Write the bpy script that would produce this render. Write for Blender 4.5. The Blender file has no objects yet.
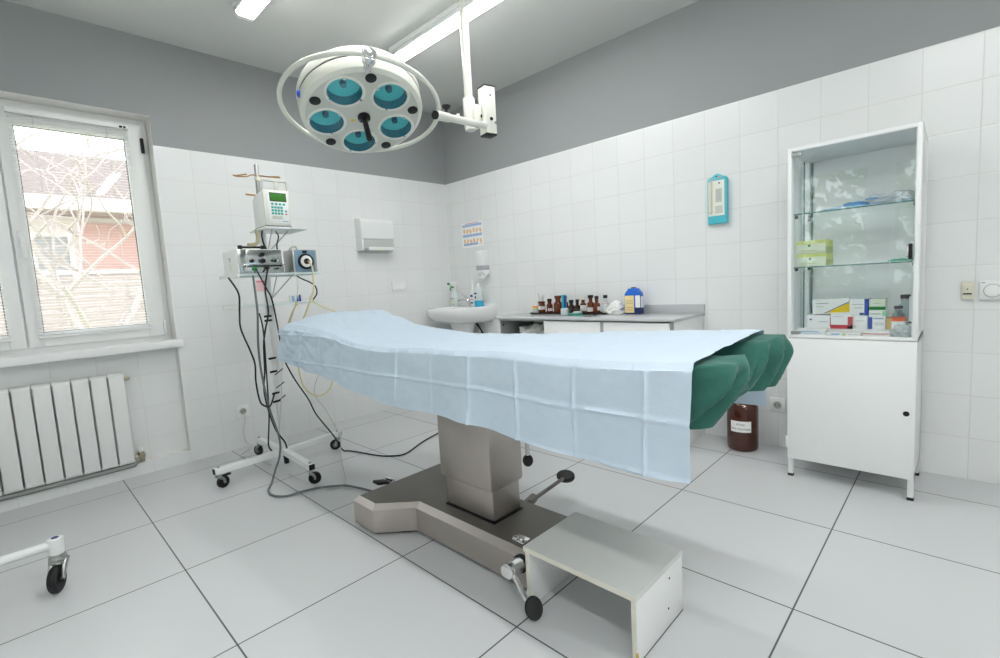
import bpy, bmesh, math, random
from mathutils import Vector, Matrix, noise
random.seed(7)
S = bpy.context.scene
COL = S.collection
PI = math.pi

# ------------------------------------------------------------------ materials
def lin(h):
    h = h.lstrip('#'); o = []
    for i in (0, 2, 4):
        v = int(h[i:i+2], 16)/255
        o.append(v/12.92 if v <= .04045 else ((v+.055)/1.055)**2.4)
    return (*o, 1)
def nt(name):
    m = bpy.data.materials.new(name); m.use_nodes = True
    return m, m.node_tree.nodes, m.node_tree.links, m.node_tree.nodes['Principled BSDF']
def mat(name, col, rough=.5, metal=0., spec=.5, var=.0, vscale=8, bump=0., bscale=40, trans=0., ior=1.45, coat=0., emit=0., aniso=0., sss=0.):
    m, N, L, B = nt(name)
    c = lin(col) if isinstance(col, str) else (*col, 1)
    B.inputs['Base Color'].default_value = c
    B.inputs['Roughness'].default_value = rough
    B.inputs['Metallic'].default_value = metal
    B.inputs['Specular IOR Level'].default_value = spec
    B.inputs['IOR'].default_value = ior
    B.inputs['Transmission Weight'].default_value = trans
    B.inputs['Coat Weight'].default_value = coat
    if emit:
        B.inputs['Emission Color'].default_value = c
        B.inputs['Emission Strength'].default_value = emit
    tc = N.new('ShaderNodeTexCoord')
    if var:
        n = N.new('ShaderNodeTexNoise'); n.inputs['Scale'].default_value = vscale; n.inputs['Detail'].default_value = 4
        L.new(tc.outputs['Object'], n.inputs['Vector'])
        mr = N.new('ShaderNodeMapRange'); mr.inputs['To Min'].default_value = 1-var; mr.inputs['To Max'].default_value = 1+var
        L.new(n.outputs['Fac'], mr.inputs['Value'])
        mx = N.new('ShaderNodeMix'); mx.data_type = 'RGBA'; mx.blend_type = 'MULTIPLY'; mx.inputs['Factor'].default_value = 1
        mx.inputs['A'].default_value = c
        L.new(mr.outputs['Result'], mx.inputs['B']); L.new(mx.outputs['Result'], B.inputs['Base Color'])
    if bump:
        n2 = N.new('ShaderNodeTexNoise'); n2.inputs['Scale'].default_value = bscale; n2.inputs['Detail'].default_value = 5
        L.new(tc.outputs['Object'], n2.inputs['Vector'])
        b = N.new('ShaderNodeBump'); b.inputs['Strength'].default_value = bump; b.inputs['Distance'].default_value = .01
        L.new(n2.outputs['Fac'], b.inputs['Height']); L.new(b.outputs['Normal'], B.inputs['Normal'])
    return m
def tile_mat(name, col, grout, ua, uo, us, va, vo, vs, gw, rough, spec=.5, var=.02, bump=.35):
    """tiles laid on the plane of world axes ua/va with joints at uo + k*us, vo + k*vs"""
    m, N, L, B = nt(name)
    g = N.new('ShaderNodeNewGeometry'); sp = N.new('ShaderNodeSeparateXYZ'); L.new(g.outputs['Position'], sp.inputs[0])
    def M(op, a, b=None):
        n = N.new('ShaderNodeMath'); n.operation = op
        for i, x in enumerate((a, b)):
            if x is None: continue
            if isinstance(x, (int, float)): n.inputs[i].default_value = x
            else: L.new(x, n.inputs[i])
        return n.outputs[0]
    ds, fl = [], []
    for ax, o, s in ((ua, uo, us), (va, vo, vs)):
        q = M('DIVIDE', M('SUBTRACT', sp.outputs[ax], o), s)
        f = M('FLOOR', q); fr = M('SUBTRACT', q, f)
        ds.append(M('MULTIPLY', M('MINIMUM', fr, M('SUBTRACT', 1., fr)), s)); fl.append(f)
    d = M('MINIMUM', ds[0], ds[1])
    mr = N.new('ShaderNodeMapRange'); mr.interpolation_type = 'SMOOTHSTEP'
    mr.inputs['From Min'].default_value = gw*.35; mr.inputs['From Max'].default_value = gw*.75
    L.new(d, mr.inputs['Value'])
    cx = N.new('ShaderNodeCombineXYZ'); L.new(fl[0], cx.inputs[0]); L.new(fl[1], cx.inputs[1])
    wn = N.new('ShaderNodeTexWhiteNoise'); L.new(cx.outputs[0], wn.inputs['Vector'])
    v = N.new('ShaderNodeMapRange'); v.inputs['To Min'].default_value = 1-var; v.inputs['To Max'].default_value = 1+var
    L.new(wn.outputs['Value'], v.inputs['Value'])
    mu = N.new('ShaderNodeMix'); mu.data_type = 'RGBA'; mu.blend_type = 'MULTIPLY'; mu.inputs['Factor'].default_value = 1
    mu.inputs['A'].default_value = lin(col); L.new(v.outputs['Result'], mu.inputs['B'])
    mx = N.new('ShaderNodeMix'); mx.data_type = 'RGBA'
    mx.inputs['A'].default_value = lin(grout); L.new(mu.outputs['Result'], mx.inputs['B']); L.new(mr.outputs['Result'], mx.inputs['Factor'])
    L.new(mx.outputs['Result'], B.inputs['Base Color'])
    mr2 = N.new('ShaderNodeMapRange'); mr2.inputs['From Min'].default_value = 0; mr2.inputs['From Max'].default_value = gw*2
    L.new(d, mr2.inputs['Value'])
    no = N.new('ShaderNodeTexNoise'); no.inputs['Scale'].default_value = 5; L.new(g.outputs['Position'], no.inputs['Vector'])
    hh = M('ADD', mr2.outputs['Result'], M('MULTIPLY', no.outputs['Fac'], .6))
    b = N.new('ShaderNodeBump'); b.inputs['Strength'].default_value = bump; b.inputs['Distance'].default_value = .002
    L.new(hh, b.inputs['Height']); L.new(b.outputs['Normal'], B.inputs['Normal'])
    B.inputs['Roughness'].default_value = rough; B.inputs['Specular IOR Level'].default_value = spec
    return m
def glass_mat(name, tint=(.97, .985, .98), ior=1.45, refl=1.):
    m, N, L, B = nt(name); N.remove(B)
    t = N.new('ShaderNodeBsdfTransparent'); t.inputs['Color'].default_value = (*tint, 1)
    gl = N.new('ShaderNodeBsdfGlossy'); gl.inputs['Roughness'].default_value = .01; gl.inputs['Color'].default_value = (refl,)*3+(1,)
    fr = N.new('ShaderNodeFresnel')     # thin sheet: the same reflectance from both faces
    gm = N.new('ShaderNodeNewGeometry'); io = N.new('ShaderNodeMapRange'); io.inputs['To Min'].default_value = ior; io.inputs['To Max'].default_value = 1/ior
    L.new(gm.outputs['Backfacing'], io.inputs['Value']); L.new(io.outputs['Result'], fr.inputs['IOR'])
    mx = N.new('ShaderNodeMixShader'); L.new(fr.outputs[0], mx.inputs[0]); L.new(t.outputs[0], mx.inputs[1]); L.new(gl.outputs[0], mx.inputs[2])
    L.new(mx.outputs[0], N['Material Output'].inputs['Surface'])
    return m
def emit_mat(name, col, s):
    m, N, L, B = nt(name); N.remove(B)
    e = N.new('ShaderNodeEmission'); e.inputs['Color'].default_value = lin(col); e.inputs['Strength'].default_value = s
    L.new(e.outputs[0], N['Material Output'].inputs['Surface'])
    return m
def cloth_mat(name, col, rough, bscale, bstr, transl=.0, sheen=0.):
    m = mat(name, col, rough, spec=.2, var=.03, vscale=30, bump=bstr, bscale=bscale)
    N = m.node_tree.nodes; L = m.node_tree.links; B = N['Principled BSDF']
    B.inputs['Sheen Weight'].default_value = sheen
    if transl:
        t = N.new('ShaderNodeBsdfTranslucent'); t.inputs['Color'].default_value = lin(col)
        mx = N.new('ShaderNodeMixShader'); mx.inputs[0].default_value = transl
        L.new(B.outputs[0], mx.inputs[1]); L.new(t.outputs[0], mx.inputs[2]); L.new(mx.outputs[0], N['Material Output'].inputs['Surface'])
    return m
M = {}
M['tile_r'] = tile_mat('tile_r', '#e6e8e7', '#dad8d2', 1, -3.2386, .1985, 2, 2.0077, .2009, .0028, .22, .4, .012)
M['tile_l'] = tile_mat('tile_l', '#e6e8e7', '#dfdeda', 0, -.123, .2, 2, 2.0077, .2009, .0028, .22, .4, .012)
M['floor'] = tile_mat('floor_tile', '#cccecf', '#4a4c4e', 0, -.279, .6, 1, -.2294, .604, .0045, .3, .45, .012, .25)
M['grey'] = mat('grey_paint', '#9b9e9e', .6, spec=.25, var=.02, vscale=3)
M['ceil'] = mat('ceiling_paint', '#d2d3d0', .8, spec=.2, var=.01)
M['plaster'] = mat('plaster', '#eae8e4', .6, spec=.3)
M['upvc'] = mat('window_plastic', '#eff0ef', .3, spec=.4)
M['slat'] = mat('slat', '#f0f0ef', .4)
M['glass'] = glass_mat('window_glass', (.96, .98, .98))
M['cabglass'] = glass_mat('cabinet_glass', (.95, .968, .97), 1.5)
M['cabglass2'] = glass_mat('shelf_glass', (.93, .965, .96), 1.5)
M['gedge'] = mat('glass_edge', '#5f8480', .2, spec=.5)
M['white'] = mat('white_enamel', '#e9ebea', .32, spec=.4)
M['white2'] = mat('white_laminate', '#ecedec', .4, spec=.4, var=.01)
M['cream'] = mat('cream_enamel', '#dfe0d6', .3, spec=.5, coat=.3)
M['cream2'] = mat('lamp_face', '#c9cbc2', .38, spec=.4)
M['board_edge'] = mat('board_edge', '#ddd9cc', .5, var=.06, vscale=60)
M['greytop'] = mat('grey_laminate', '#d6d8d4', .35, var=.02)
M['rad'] = mat('radiator_white', '#e8e9e7', .35)
M['dark'] = mat('dark', '#16181a', .6)
M['black'] = mat('black_rubber', '#111214', .55)
M['blackp'] = mat('black_plastic', '#0c0d0e', .3)
M['cable_b'] = mat('cable_black', '#1d2022', .5)
M['cable_g'] = mat('cable_grey', '#6d7276', .5)
M['cable_w'] = mat('cable_white', '#cfcfc6', .5)
M['yellow'] = mat('tube_yellow', '#e2d7a4', .4, trans=.15)
M['chrome'] = mat('chrome', '#e8e8e8', .12, 1)
M['zinc'] = mat('zinc', '#b4b5b2', .35, 1)
M['steel'] = mat('brushed_steel', '#b8b0aa', .38, .85, var=.05, vscale=14, bump=.02, bscale=200)
M['steel_d'] = mat('base_top_steel', '#7c7873', .42, .8, var=.05, vscale=10)
M['worktop'] = mat('worktop', '#bcbec0', .16, .0, spec=.6, var=.01)
M['carcass'] = mat('carcass_grey', '#a4a6a4', .5)
M['brass'] = mat('brown_brass', '#a9814a', .35, .4)
M['valve'] = mat('valve_brass', '#a39a86', .35, .8)
M['sheet'] = cloth_mat('blue_sheet', '#d6e5f1', .7, 160, .10, .2)
M['green'] = cloth_mat('green_cloth', '#34665a', .85, 28, .45, 0, .15)
M['pad'] = mat('pad', '#25282a', .6)
M['ceramic'] = mat('ceramic', '#eceded', .12, spec=.5, coat=.4)
M['amber'] = mat('amber_glass', '#7a3208', .06, spec=.6, trans=.55, ior=1.45)
M['amber_d'] = mat('amber_glass_dark', '#2e1408', .07, spec=.6, trans=.25, ior=1.45)
M['label'] = mat('paper_white', '#f0f0ee', .7)
M['ink'] = mat('ink', '#4a4d52', .7)
M['cyan'] = mat('cyan_plastic', '#1fa7b8', .35)
M['teal_liq'] = mat('teal_liquid', '#49c2cf', .1, trans=.5)
M['clear'] = glass_mat('clear_plastic', (.93, .96, .96), 1.3)
M['milky'] = mat('milky_plastic', '#e6efef', .3, trans=.35, ior=1.2)
M['blue_liq'] = mat('blue_liquid', '#4cc6ef', .15, trans=.3, ior=1.3)
M['navy'] = mat('navy', '#23407f', .5)
M['jugblue'] = mat('jug_blue', '#1763c6', .35)
M['jugdark'] = mat('jug_dark', '#182a63', .4)
M['sand'] = mat('sand_label', '#e6d295', .6)
M['hygro'] = mat('turquoise_plastic', '#52bccb', .35)
M['hyg_in'] = mat('card_ivory', '#e6e7dd', .6)
M['tealbtn'] = mat('teal_button', '#25a99d', .5)
M['lcd'] = mat('lcd_green', '#3f7d2c', .25, spec=.5)
M['pinkbtn'] = mat('pink', '#d06a78', .5)
M['pinkpaper'] = mat('pink_paper', '#ecc3c6', .6)
M['devblue'] = mat('device_blue', '#6f8fa6', .4)
M['mirror'] = mat('mirror_steel', '#b9bfbd', .13, .95)
M['vialglass'] = glass_mat('vial_glass', (.72, .79, .80), 1.45)
M['frost'] = mat('frosted_acrylic', '#dbe7e6', .35, trans=.15)
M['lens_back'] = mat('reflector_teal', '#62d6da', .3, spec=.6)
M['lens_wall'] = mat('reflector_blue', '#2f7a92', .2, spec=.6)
M['lens_bulb'] = mat('bulb_socket', '#1d5c72', .4)
M['lens_glass'] = glass_mat('filter_glass', (.82, .98, .98), 1.4)
M['lime'] = mat('lime_card', '#d8e08a', .6)
M['limew'] = mat('lime_side', '#b9c483', .6)
M['paleg'] = mat('pale_card', '#dfe6d2', .6)
M['red'] = mat('red_card', '#c53340', .5)
M['bluec'] = mat('blue_card', '#3b52b0', .5)
M['greenc'] = mat('green_card', '#2f8a45', .5)
M['lightg'] = mat('light_green_card', '#8fd09c', .5)
M['tan'] = mat('tan_card', '#c9ab6a', .6)
M['purple'] = mat('purple_ink', '#8b6aa8', .5)
M['yellowc'] = mat('yellow_card', '#e8c722', .5)
M['orange'] = mat('orange_label', '#e8632a', .5)
M['maskblue'] = cloth_mat('mask_blue', '#a9c9e6', .8, 80, .1)
M['maskblue_d'] = cloth_mat('mask_blue_deep', '#5d93cc', .8, 80, .1)
M['maskteal'] = cloth_mat('mask_teal', '#4bb39c', .8, 80, .1)
M['bag'] = mat('thin_plastic', '#e4e9ea', .25, trans=.45, ior=1.1)
M['cotton'] = mat('cotton', '#eeeeea', .8, bump=.2, bscale=90)
M['dispgrey'] = mat('dispenser_window', '#bfc2bf', .35)
M['dispw2'] = mat('soap_window', '#b3b2b8', .4)
M['ivory'] = mat('ivory_plastic', '#dbd8c4', .4)
M['ledlit'] = emit_mat('tube_diffuser', '#ffffff', 20)
M['fill_lit'] = emit_mat('fill_diffuser', '#ffffff', 32)  # stronger glow for the fill lights added behind the camera
M['brick'] = mat('brick_wall', '#cda79e', .8, var=.06, vscale=4)
M['rooftile'] = mat('roof_tile', '#8f8280', .85, var=.06)
M['siding'] = mat('siding', '#b3a4a2', .8, var=.05)
M['render'] = mat('pale_render', '#efe9e4', .8)
M['bark'] = mat('bark', '#bdb1b0', .85, var=.1)
M['leaf'] = mat('leaf', '#8a9a5a', .7, var=.25, vscale=3)
M['lawn'] = mat('lawn', '#b9bf9a', .9, var=.15)
M['darkglass'] = mat('dark_pane', '#a9a8a8', .4)
M['figs'] = mat('poster_orange', '#e9c493', .6)
M['bluebar'] = mat('poster_blue', '#a3bde2', .6)
M['wallnum'] = mat('warn_yellow', '#e9cf2a', .5)
M['bluestone'] = mat('blue_knob', '#2a56c8', .3)

# ------------------------------------------------------------------ geometry helpers
class MB:
    def __init__(s, mt): s.bm = bmesh.new(); s.mats = []; s.m(mt)
    def m(s, n):
        if n not in s.mats: s.mats.append(n)
        s.cur = s.mats.index(n); return s
    def _take(s, t, recalc=True, smooth=True):
        if recalc: bmesh.ops.recalc_face_normals(t, faces=t.faces[:])
        for f in t.faces: f.material_index = s.cur; f.smooth = smooth
        me = bpy.data.meshes.new('_t'); t.to_mesh(me); t.free(); s.bm.from_mesh(me); bpy.data.meshes.remove(me); return s
    def box(s, c, d, bev=0, rot=None, seg=2):
        t = bmesh.new(); bmesh.ops.create_cube(t, size=1)
        for v in t.verts: v.co = Vector((v.co.x*d[0], v.co.y*d[1], v.co.z*d[2]))
        if bev: bmesh.ops.bevel(t, geom=t.edges[:], offset=min(bev, min(d)*.49), segments=seg, profile=.5, affect='EDGES')
        R = rot if rot is not None else Matrix()
        for v in t.verts: v.co = (R @ v.co) + Vector(c)
        return s._take(t)
    def bb(s, x0, x1, y0, y1, z0, z1, bev=0):
        return s.box(((x0+x1)/2, (y0+y1)/2, (z0+z1)/2), (abs(x1-x0), abs(y1-y0), abs(z1-z0)), bev)
    def cyl(s, a, b, r, r2=None, seg=24, bev=0):
        a, b = Vector(a), Vector(b); d = b-a; t = bmesh.new()
        bmesh.ops.create_cone(t, cap_ends=True, segments=seg, radius1=r, radius2=r if r2 is None else r2, depth=d.length)
        if bev:
            es = [e for e in t.edges if len(e.link_faces) == 2 and any(len(f.verts) > 4 for f in e.link_faces)]
            bmesh.ops.bevel(t, geom=es, offset=bev, segments=2, profile=.5, affect='EDGES')
        R = d.to_track_quat('Z', 'Y').to_matrix().to_4x4()
        for v in t.verts: v.co = (R @ v.co) + (a+b)/2
        return s._take(t)
    def tube(s, pts, r, seg=8, sub=6, closed=False):
        P = [Vector(p) for p in pts]
        if sub > 1 and len(P) > 2:
            Q = []; n = len(P)
            rng = range(n if closed else n-1)
            for i in rng:
                p0 = P[i-1] if (closed or i > 0) else P[0]; p1 = P[i]; p2 = P[(i+1) % n]; p3 = P[(i+2) % n] if (closed or i+2 < n) else P[-1]
                for k in range(sub):
                    u = k/sub
                    Q.append(.5*((2*p1)+(p2-p0)*u+(2*p0-5*p1+4*p2-p3)*u*u+(3*p1-p0-3*p2+p3)*u**3))
            if not closed: Q.append(P[-1])
            P = Q
        t = bmesh.new(); rings = []; nrm = None
        N = len(P)
        for i, p in enumerate(P):
            d = (P[(i+1) % N]-P[i-1]) if closed else (P[min(i+1, N-1)]-P[max(i-1, 0)])
            if d.length < 1e-9: d = Vector((0, 0, 1))
            d.normalize()
            if nrm is None:
                nrm = d.orthogonal().normalized()
            nrm = (nrm-d*nrm.dot(d)); nrm = nrm.normalized() if nrm.length > 1e-6 else d.orthogonal().normalized()
            bn = d.cross(nrm); rr = r(i/(N-1)) if callable(r) else r
            rings.append([t.verts.new(p+rr*(math.cos(2*PI*k/seg)*nrm+math.sin(2*PI*k/seg)*bn)) for k in range(seg)])
        for i in range(N if closed else N-1):
            A, B = rings[i], rings[(i+1) % N]
            for k in range(seg): t.faces.new((A[k], A[(k+1) % seg], B[(k+1) % seg], B[k]))
        if not closed: t.faces.new(rings[0][::-1]); t.faces.new(rings[-1])
        return s._take(t)
    def lathe(s, prof, o=(0, 0, 0), seg=32, ax=None, sx=1, sy=1, cap=True):
        t = bmesh.new(); rings = []
        R = Matrix() if ax is None else Vector(ax).to_track_quat('Z', 'Y').to_matrix().to_4x4()
        for r, z in prof:
            if r < 1e-6: rings.append([t.verts.new((R @ Vector((0, 0, z)))+Vector(o))])
            else: rings.append([t.verts.new((R @ Vector((r*sx*math.cos(2*PI*k/seg), r*sy*math.sin(2*PI*k/seg), z)))+Vector(o)) for k in range(seg)])
        for A, B in zip(rings, rings[1:]):
            if len(A) == 1 and len(B) == 1: continue
            for k in range(seg):
                if len(A) == 1: t.faces.new((A[0], B[k], B[(k+1) % seg]))
                elif len(B) == 1: t.faces.new((A[k], A[(k+1) % seg], B[0]))
                else: t.faces.new((A[k], A[(k+1) % seg], B[(k+1) % seg], B[k]))
        for rg in (rings[0], rings[-1]):
            if len(rg) > 2 and cap: t.faces.new(rg)
        return s._take(t)
    def ball(s, c, r, seg=16, sc=(1, 1, 1)):
        t = bmesh.new(); bmesh.ops.create_uvsphere(t, u_segments=seg, v_segments=max(6, seg//2), radius=r)
        for v in t.verts: v.co = Vector((v.co.x*sc[0], v.co.y*sc[1], v.co.z*sc[2]))+Vector(c)
        return s._take(t)
    def prism(s, poly, ax, a0, a1, bev=0):
        """poly in the two remaining axes (x,y,z order), extruded along ax from a0 to a1"""
        t = bmesh.new()
        def P(p, a): return {'x': (a, p[0], p[1]), 'y': (p[0], a, p[1]), 'z': (p[0], p[1], a)}[ax]
        A = [t.verts.new(P(p, a0)) for p in poly]; B = [t.verts.new(P(p, a1)) for p in poly]; n = len(poly)
        t.faces.new(A); t.faces.new(B[::-1])
        for i in range(n): t.faces.new((A[i], A[(i+1) % n], B[(i+1) % n], B[i]))
        if bev: bmesh.ops.bevel(t, geom=t.edges[:], offset=bev, segments=2, profile=.5, affect='EDGES')
        return s._take(t)
    def grid(s, rows, closed=False, thick=0):
        t = bmesh.new(); V = [[t.verts.new(p) for p in r] for r in rows]
        for A, B in zip(V, V[1:]):
            n = len(A)
            for k in range(n if closed else n-1): t.faces.new((A[k], A[(k+1) % n], B[(k+1) % n], B[k]))
        bmesh.ops.recalc_face_normals(t, faces=t.faces[:])
        if thick: bmesh.ops.solidify(t, geom=t.faces[:], thickness=thick)
        return s._take(t, False)
    def blob(s, c, sc, amp=.25, fr=3, sub=3, seed=0, flat=None):
        t = bmesh.new(); bmesh.ops.create_icosphere(t, subdivisions=sub, radius=1)
        for v in t.verts:
            n = noise.noise(v.co*fr+Vector((seed*3.1, seed, 0)))+.5*abs(noise.noise(v.co*fr*2.3+Vector((seed, 4, 1))))
            co = v.co*(1+amp*n)
            co = Vector((co.x*sc[0], co.y*sc[1], co.z*sc[2]))
            if flat is not None and co.z < flat: co.z = flat
            v.co = co+Vector(c)
        return s._take(t)
    def build(s, name, parent=None, base=None, ang=38, local=False):
        for e in s.bm.edges:
            if len(e.link_faces) == 2 and e.calc_face_angle(0) > math.radians(ang): e.smooth = False
        off = Vector((0, 0, 0))
        if not local:
            if parent is not None: off = wloc(parent)
            elif base is not None: off = Vector(base)
        for v in s.bm.verts: v.co -= off
        me = bpy.data.meshes.new(name); s.bm.to_mesh(me); s.bm.free()
        for n in s.mats: me.materials.append(M[n])
        o = bpy.data.objects.new(name, me); COL.objects.link(o)
        if parent is not None: o.parent = parent
        elif base is not None: o.location = base
        return o
def wloc(o):
    v = Vector((0, 0, 0))
    while o is not None: v = v+o.location; o = o.parent
    return v
def tag(o, label=None, cat=None, group=None, kind=None):
    if label: o['label'] = label
    if cat: o['category'] = cat
    if group: o['group'] = group
    if kind: o['kind'] = kind
    return o
def thing(name, label, cat, loc=(0, 0, 0), group=None):
    o = bpy.data.objects.new(name, None); COL.objects.link(o); o.location = loc; o.empty_display_size = .05
    return tag(o, label, cat, group)
def copy_tree(o, parent=None):
    c = o.copy(); COL.objects.link(c); c.parent = parent
    for ch in list(o.children): copy_tree(ch, c)
    return c
def struct(o): o['kind'] = 'structure'; return o
def RZ(a): return Matrix.Rotation(a, 4, 'Z')

ZB, ZC = 2.0077, 2.644        # tile top, ceiling height
XF, YR = -4.6, -5.0           # the two walls behind the camera
# ------------------------------------------------------------------ room shell
b = MB('floor'); b.bb(XF-.2, .2, YR-.2, .25, -.15, 0); struct(b.build('floor'))
b = MB('ceil'); b.bb(XF-.2, .2, YR-.2, .25, ZC, ZC+.15)
struct(b.build('ceiling'))
def wall_box(b, x0, x1, y0, y1, z0, z1, tile, plaster=True, ax=1, sgn=-1):
    """box split at the tile line; the room side is tile or paint, other sides plaster"""
    for a, c, mt in ((z0, min(z1, ZB), tile), (max(z0, ZB), z1, 'grey')):
        if c-a < 1e-4: continue
        t = bmesh.new(); bmesh.ops.create_cube(t, size=1)
        for v in t.verts: v.co = Vector((x0+(x1-x0)*(v.co.x+.5), y0+(y1-y0)*(v.co.y+.5), a+(c-a)*(v.co.z+.5)))
        b.m('plaster'); i0 = b.cur; b.m(mt); i1 = b.cur
        bmesh.ops.recalc_face_normals(t, faces=t.faces[:])
        for f in t.faces: f.material_index = i1 if f.normal[ax]*sgn > .5 else i0
        me = bpy.data.meshes.new('_t'); t.to_mesh(me); t.free(); b.bm.from_mesh(me); bpy.data.meshes.remove(me)
WX0, WX1, WZ0, WZ1 = -3.66, -2.318, .80, 2.182
b = MB('plaster')
wall_box(b, WX1, .0, 0, .25, 0, ZC, 'tile_l')
wall_box(b, WX0, WX1, 0, .25, WZ1, ZC, 'tile_l')
wall_box(b, XF-.2, WX0, 0, .25, 0, ZC, 'tile_l')
wall_box(b, WX0, WX1, .06, .25, 0, WZ0, 'tile_l')
wall_box(b, WX0, WX1, 0, .06, 0, .077, 'tile_l')
struct(b.build('wall_left'))
b = MB('plaster'); wall_box(b, 0, .2, YR-.2, .25, 0, ZC, 'tile_r', ax=0, sgn=-1); struct(b.build('wall_right'))
W2Y0, W2Y1, W2Z0, W2Z1 = -3.80, -2.02, .66, 2.24
b = MB('plaster')
for y0, y1, z0, z1 in ((YR-.2, W2Y0, 0, ZC), (W2Y1, 0, 0, ZC), (W2Y0, W2Y1, 0, W2Z0), (W2Y0, W2Y1, W2Z1, ZC)):
    wall_box(b, XF-.2, XF, y0, y1, z0, z1, 'tile_r', ax=0, sgn=1)
struct(b.build('wall_front'))
b = MB('plaster'); wall_box(b, XF, 0, YR-.2, YR, 0, ZC, 'tile_l', ax=1, sgn=1); struct(b.build('wall_rear'))

# ------------------------------------------------------------------ windows (local: x along the wall, y outward, z up)
def make_window(name, loc, rz, W, H, glass, label, sill=True):
    """glass: list of (x0,x1,z0,z1) panes"""
    t = thing(name, label, 'window', loc); t['kind'] = 'structure'; t.rotation_euler = (0, 0, rz)
    y0, y1 = .125, .19
    f = MB('upvc')
    f.bb(0, .045, y0, y1, 0, H, .003); f.bb(W-.045, W, y0, y1, 0, H, .003)
    f.bb(.044, W-.044, y0+.0012, y1-.001, .0005, .05, .003); f.bb(.044, W-.044, y0+.0012, y1-.001, H-.05, H-.0005, .003)
    xm = W/2; f.bb(xm-.035, xm+.035, y0+.004, y1-.002, .002, H-.002, .003)
    f.build('window_frame', t, local=True)
    for i, (a, c, d, e) in enumerate(glass):
        lo = .03 if i == 0 else xm+.004; hi = xm-.004 if i == 0 else W-.03
        s = MB('upvc'); y2, y3 = .108, .165
        s.bb(lo, a, y2, y3, .035, H-.035, .006); s.bb(c, hi, y2, y3, .035, H-.035, .006)
        s.bb(a-.002, c+.002, y2+.0005, y3, .035, d, .006); s.bb(a-.002, c+.002, y2+.0005, y3, e, H-.035, .006)
        s.m('dark'); 
        for q in ((a, a+.004, d, e), (c-.004, c, d, e), (a, c, d, d+.004), (a, c, e-.004, e)): s.bb(q[0], q[1], y2+.02, y2+.026, q[2], q[3])
        sash = s.build('sash', t, local=True)
        g = MB('glass'); g.bb(a-.01, c+.01, .135, .139, d-.01, e+.01); g.build('pane', sash, local=True)
        hx = (hi-.035) if i == 0 else (lo+.035)
        if i == 1:
            h = MB('upvc'); h.box((hx, y2-.006, .645), (.03, .012, .07), .004); h.box((hx, y2-.025, .63), (.02, .03, .02), .004); h.box((hx, y2-.038, .585), (.02, .014, .115), .005)
            h.build('handle', sash, local=True)
        hg = MB('dark'); ex = lo+.004 if i == 0 else hi-.004
        hg.box((ex, y2-.006, H-.16), (.018, .016, .09), .004); hg.m('upvc'); hg.box((ex, y2-.006, .09), (.016, .014, .08), .004)
        hg.build('hinge', sash, local=True)
    if sill:
        s = MB('upvc'); s.bb(-.02, W+.025, -.05, .125, -.04, 0.006, .006); s.build('window_sill', t, local=True)
    return t
w1 = make_window('window_1', (WX0, 0, WZ0), 0, WX1-WX0, WZ1-WZ0, [(.115, .60, .115, 1.253), (.74, 1.223, .115, 1.253)],
                 'white double casement window with a tree and houses outside, above the radiator')
w2 = make_window('window_2', (XF, W2Y0, W2Z0), PI/2, W2Y1-W2Y0, W2Z1-W2Z0, [(.115, .77, .09, 1.45), (1.02, 1.67, .09, 1.45)],
                 'white double window of the wall behind the camera, mirrored in the cabinet glass')
def make_blind(loc, rz, W, H, label, tilt=.12, pitch=.0165):
    t = thing('venetian_blind', label, 'blind', loc, 'venetian blinds of the window'); t.rotation_euler = (0, 0, rz)
    h = MB('slat'); h.bb(0, W, -.012, .012, H-.026, H, .002); h.m('dark'); h.bb(W-.045, W-.03, -.014, -.0115, H-.022, H-.01); h.bb(W-.025, W-.013, -.014, -.0115, H-.022, H-.01)
    h.build('headrail', t, local=True)
    s = MB('slat'); z = .02; R = Matrix.Rotation(tilt, 4, 'X')
    while z < H-.035:
        s.box((W/2, 0, z), (W-.01, .016, .0007), rot=R); z += pitch
    s.build('slats', t, local=True)
    r = MB('slat'); r.bb(.003, W-.003, -.01, .01, 0, .012, .003); r.build('bottom_rail', t, local=True)
    c = MB('cable_w')
    for x in (W*.2, W*.8): c.cyl((x, -.009, .01), (x, -.009, H-.02), .0007, seg=5); c.cyl((x, .009, .01), (x, .009, H-.02), .0007, seg=5)
    c.build('ladder_cord', t, local=True)
    return t
make_blind((-2.945, .094, .885), 0, .53, 1.245, 'white venetian blind let down over the right-hand sash of the left wall window')
make_blind((-3.57, .094, .885), 0, .53, 1.245, 'white venetian blind over the sash cut off by the left edge of the photo')
for y, l in ((-3.70, 'white venetian blind reflected in the cabinet glass, nearer the camera'), (-2.80, 'white venetian blind reflected in the cabinet glass, beyond the mullion')):
    make_blind((XF-.094, y, .74), PI/2, .70, 1.42, l, .15, .0165)
struct(bpy.data.objects['wall_left'])

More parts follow.
